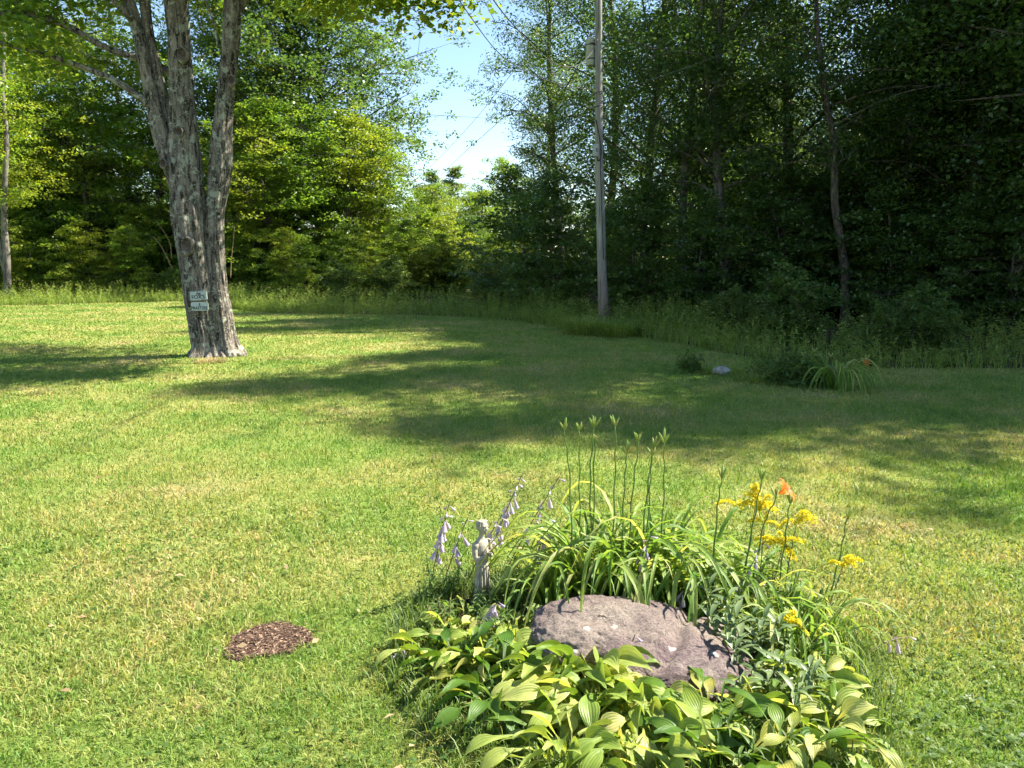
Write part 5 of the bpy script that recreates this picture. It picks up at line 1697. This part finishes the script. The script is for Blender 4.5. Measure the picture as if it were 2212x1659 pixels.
p = G(1660, 812); shrub('garden_shrub', p, 600, 0.38, 0.30, 'low feathery shrub beside the rounded leafy shrub', M['fern_leaf'], 0.08, 0.025)
bm = bmesh.new(); bmesh.ops.create_icosphere(bm, subdivisions=4, radius=1)
for v in bm.verts:
    q = Vector((v.co.x * 0.17, v.co.y * 0.12, v.co.z * 0.09))
    v.co = q + v.co.normalized() * (0.03 * mnoise.noise(q * 9) + 0.01 * mnoise.noise(q * 30))
for f in bm.faces: f.smooth = True
me = bpy.data.meshes.new('stone'); bm.to_mesh(me); bm.free(); me.materials.append(M['stone_grey'])
p = G(1552, 806)
tag(link('stone', me, None, (p.x, p.y - 0.25, 0.07)), 'small pale stone in the sunlit grass before the wood', 'rock')

# ------------------------------------------------------------------ statue
M['stone'] = simple_mat('cast_stone', [(0.3, (0.16, 0.14, 0.10)), (0.5, (0.31, 0.28, 0.215)), (0.7, (0.44, 0.40, 0.32))], 14, 0.9, 0.2, bump=0.5, dist=0.004)
def statue():
    g = G(1041, 1302)
    t = thing('garden_statue', 'small grey stone statue of a figure in a dress holding a bowl', 'statue', (g.x, g.y, 0), R(42))
    t.scale = (0.88, 0.88, 1.02)
    bm = bmesh.new()
    def loft(rings, n=20):
        prev = None
        for (cx, cy, z, rx, ry) in rings:
            vs_ = [bm.verts.new((cx + rx * math.cos(a), cy + ry * math.sin(a), z)) for a in np.linspace(0, 2 * np.pi, n, endpoint=False)]
            if prev:
                for k in range(n):
                    bm.faces.new((prev[k], prev[(k + 1) % n], vs_[(k + 1) % n], vs_[k]))
            else:
                bm.faces.new(vs_[::-1])
            prev = vs_
        bm.faces.new(prev)
    # faces -Y; dress, waist, chest, shoulders, neck
    loft([(0, 0, 0.02, 0.062, 0.055), (0, 0, 0.06, 0.060, 0.052), (0, 0, 0.14, 0.052, 0.044), (0.002, 0, 0.22, 0.050, 0.040), (0.003, 0, 0.265, 0.044, 0.034), (0.002, 0, 0.29, 0.040, 0.031),
          (0, -0.002, 0.33, 0.049, 0.036), (0, 0, 0.365, 0.056, 0.035), (0, 0.002, 0.385, 0.050, 0.030), (0, 0.004, 0.398, 0.028, 0.024), (0, 0.002, 0.41, 0.019, 0.019), (0, -0.002, 0.43, 0.018, 0.019), (0, -0.006, 0.45, 0.02, 0.02)])
    def ell(c, r):
        m = Matrix.Translation(c) @ Matrix.Diagonal((*r, 1))
        bmesh.ops.create_icosphere(bm, subdivisions=3, radius=1.0, matrix=m)
    # head, tilted down, with chin, nose, cheeks, eye sockets left by the brow
    ell((0.002, -0.012, 0.470), (0.034, 0.038, 0.042))
    ell((0.002, -0.034, 0.446), (0.016, 0.014, 0.014))
    ell((0.002, -0.050, 0.464), (0.005, 0.008, 0.010))
    ell((0.002, -0.042, 0.482), (0.024, 0.010, 0.006))
    ell((0.002, -0.046, 0.452), (0.009, 0.005, 0.003))
    ell((-0.013, -0.040, 0.461), (0.009, 0.008, 0.008)); ell((0.017, -0.040, 0.461), (0.009, 0.008, 0.008))
    ell((-0.035, -0.006, 0.468), (0.006, 0.009, 0.011)); ell((0.039, -0.006, 0.468), (0.006, 0.009, 0.011))
    # skirt folds
    for k in range(9):
        a = -2.6 + k * 0.42
        v, fs = tube(np.array([[math.cos(a) * 0.044, math.sin(a) * 0.036, 0.25], [math.cos(a) * 0.055, math.sin(a) * 0.047, 0.14], [math.cos(a) * 0.064, math.sin(a) * 0.057, 0.03]]), np.array([0.004, 0.007, 0.009]), 8)
        vv = [bm.verts.new(x) for x in v]
        for f in fs:
            for ff in f: bm.faces.new([vv[i] for i in ff])
    # arms: shoulder, elbow, wrist; hands under the bowl with fingers
    def limb(pts, rad):
        v, fs = tube(catmull(pts, 5), np.interp(np.linspace(0, 1, 5 * (len(pts) - 1) + 1), np.linspace(0, 1, len(rad)), rad), 12)
        vv = [bm.verts.new(x) for x in v]
        for f in fs:
            for ff in f: bm.faces.new([vv[i] for i in ff])
    for s in (-1, 1):
        limb([(s * 0.050, 0.0, 0.375), (s * 0.064, -0.004, 0.335), (s * 0.062, -0.018, 0.292), (s * 0.042, -0.050, 0.300), (s * 0.022, -0.064, 0.312)], [0.018, 0.021, 0.016, 0.0125, 0.0095])
        ell((s * 0.016, -0.070, 0.312), (0.011, 0.010, 0.007))
        for k in range(4):
            limb([(s * 0.012, -0.072 - 0.003 * k, 0.308 + 0.0 * k), (s * (0.004 - 0.001 * k), -0.078 - 0.002 * k, 0.310 + 0.004 * k), (s * (-0.002), -0.080, 0.318 + 0.004 * k)], [0.0042, 0.0038, 0.003])
        limb([(s * 0.018, -0.068, 0.316), (s * 0.017, -0.076, 0.325), (s * 0.013, -0.080, 0.332)], [0.0045, 0.004, 0.003])
        # puffed sleeves
        ell((s * 0.056, -0.001, 0.362), (0.024, 0.024, 0.027))
    me = bpy.data.meshes.new('figure')
    bm.to_mesh(me); bm.free()
    me.materials.append(M['stone'])
    o = link('figure', me, t)
    rm = o.modifiers.new('unite', 'REMESH'); rm.mode = 'VOXEL'; rm.voxel_size = 0.0032; rm.use_smooth_shade = True
    sm = o.modifiers.new('soften', 'SMOOTH'); sm.factor = 0.5; sm.iterations = 2
    # hair: rolled strands round the skull, a knot behind
    b = MB()
    for k in range(26):
        a = -0.35 + k / 25 * (np.pi + 0.7)
        p0 = np.array([0.002, -0.036, 0.502]); 
        e = np.array([0.002 + math.cos(a) * 0.037, -0.010 + math.sin(a) * 0.040, 0.462])
        m_ = np.array([0.002 + math.cos(a) * 0.030, -0.012 + math.sin(a) * 0.030, 0.503])
        b.add(*tube(catmull([p0 * 0.6 + m_ * 0.4, m_, e], 6), np.linspace(0.004, 0.0065, 13), 7))
    v, fs = lathe([(0.0, -0.02), (0.014, -0.016), (0.02, 0.0), (0.015, 0.014), (0.0, 0.02)], 16)
    b.add(np.array(v) + np.array([0.002, 0.036, 0.478]), fs)
    link('hair', b.mesh('hair', M['stone']), t)
    b = MB(); v, fs = lathe([(0.0, 0.0), (0.012, 0.001), (0.024, 0.012), (0.029, 0.022), (0.0255, 0.022), (0.018, 0.012), (0.0, 0.008)], 24)
    b.add(v, fs); link('bowl', b.mesh('bowl', M['stone']), t, (0, -0.078, 0.318))
    b = MB(); b.add(*lathe([(0, -0.02), (0.08, -0.02), (0.08, 0.015), (0.072, 0.024), (0, 0.024)], 28)); link('base', b.mesh('base', M['stone']), t)
statue()
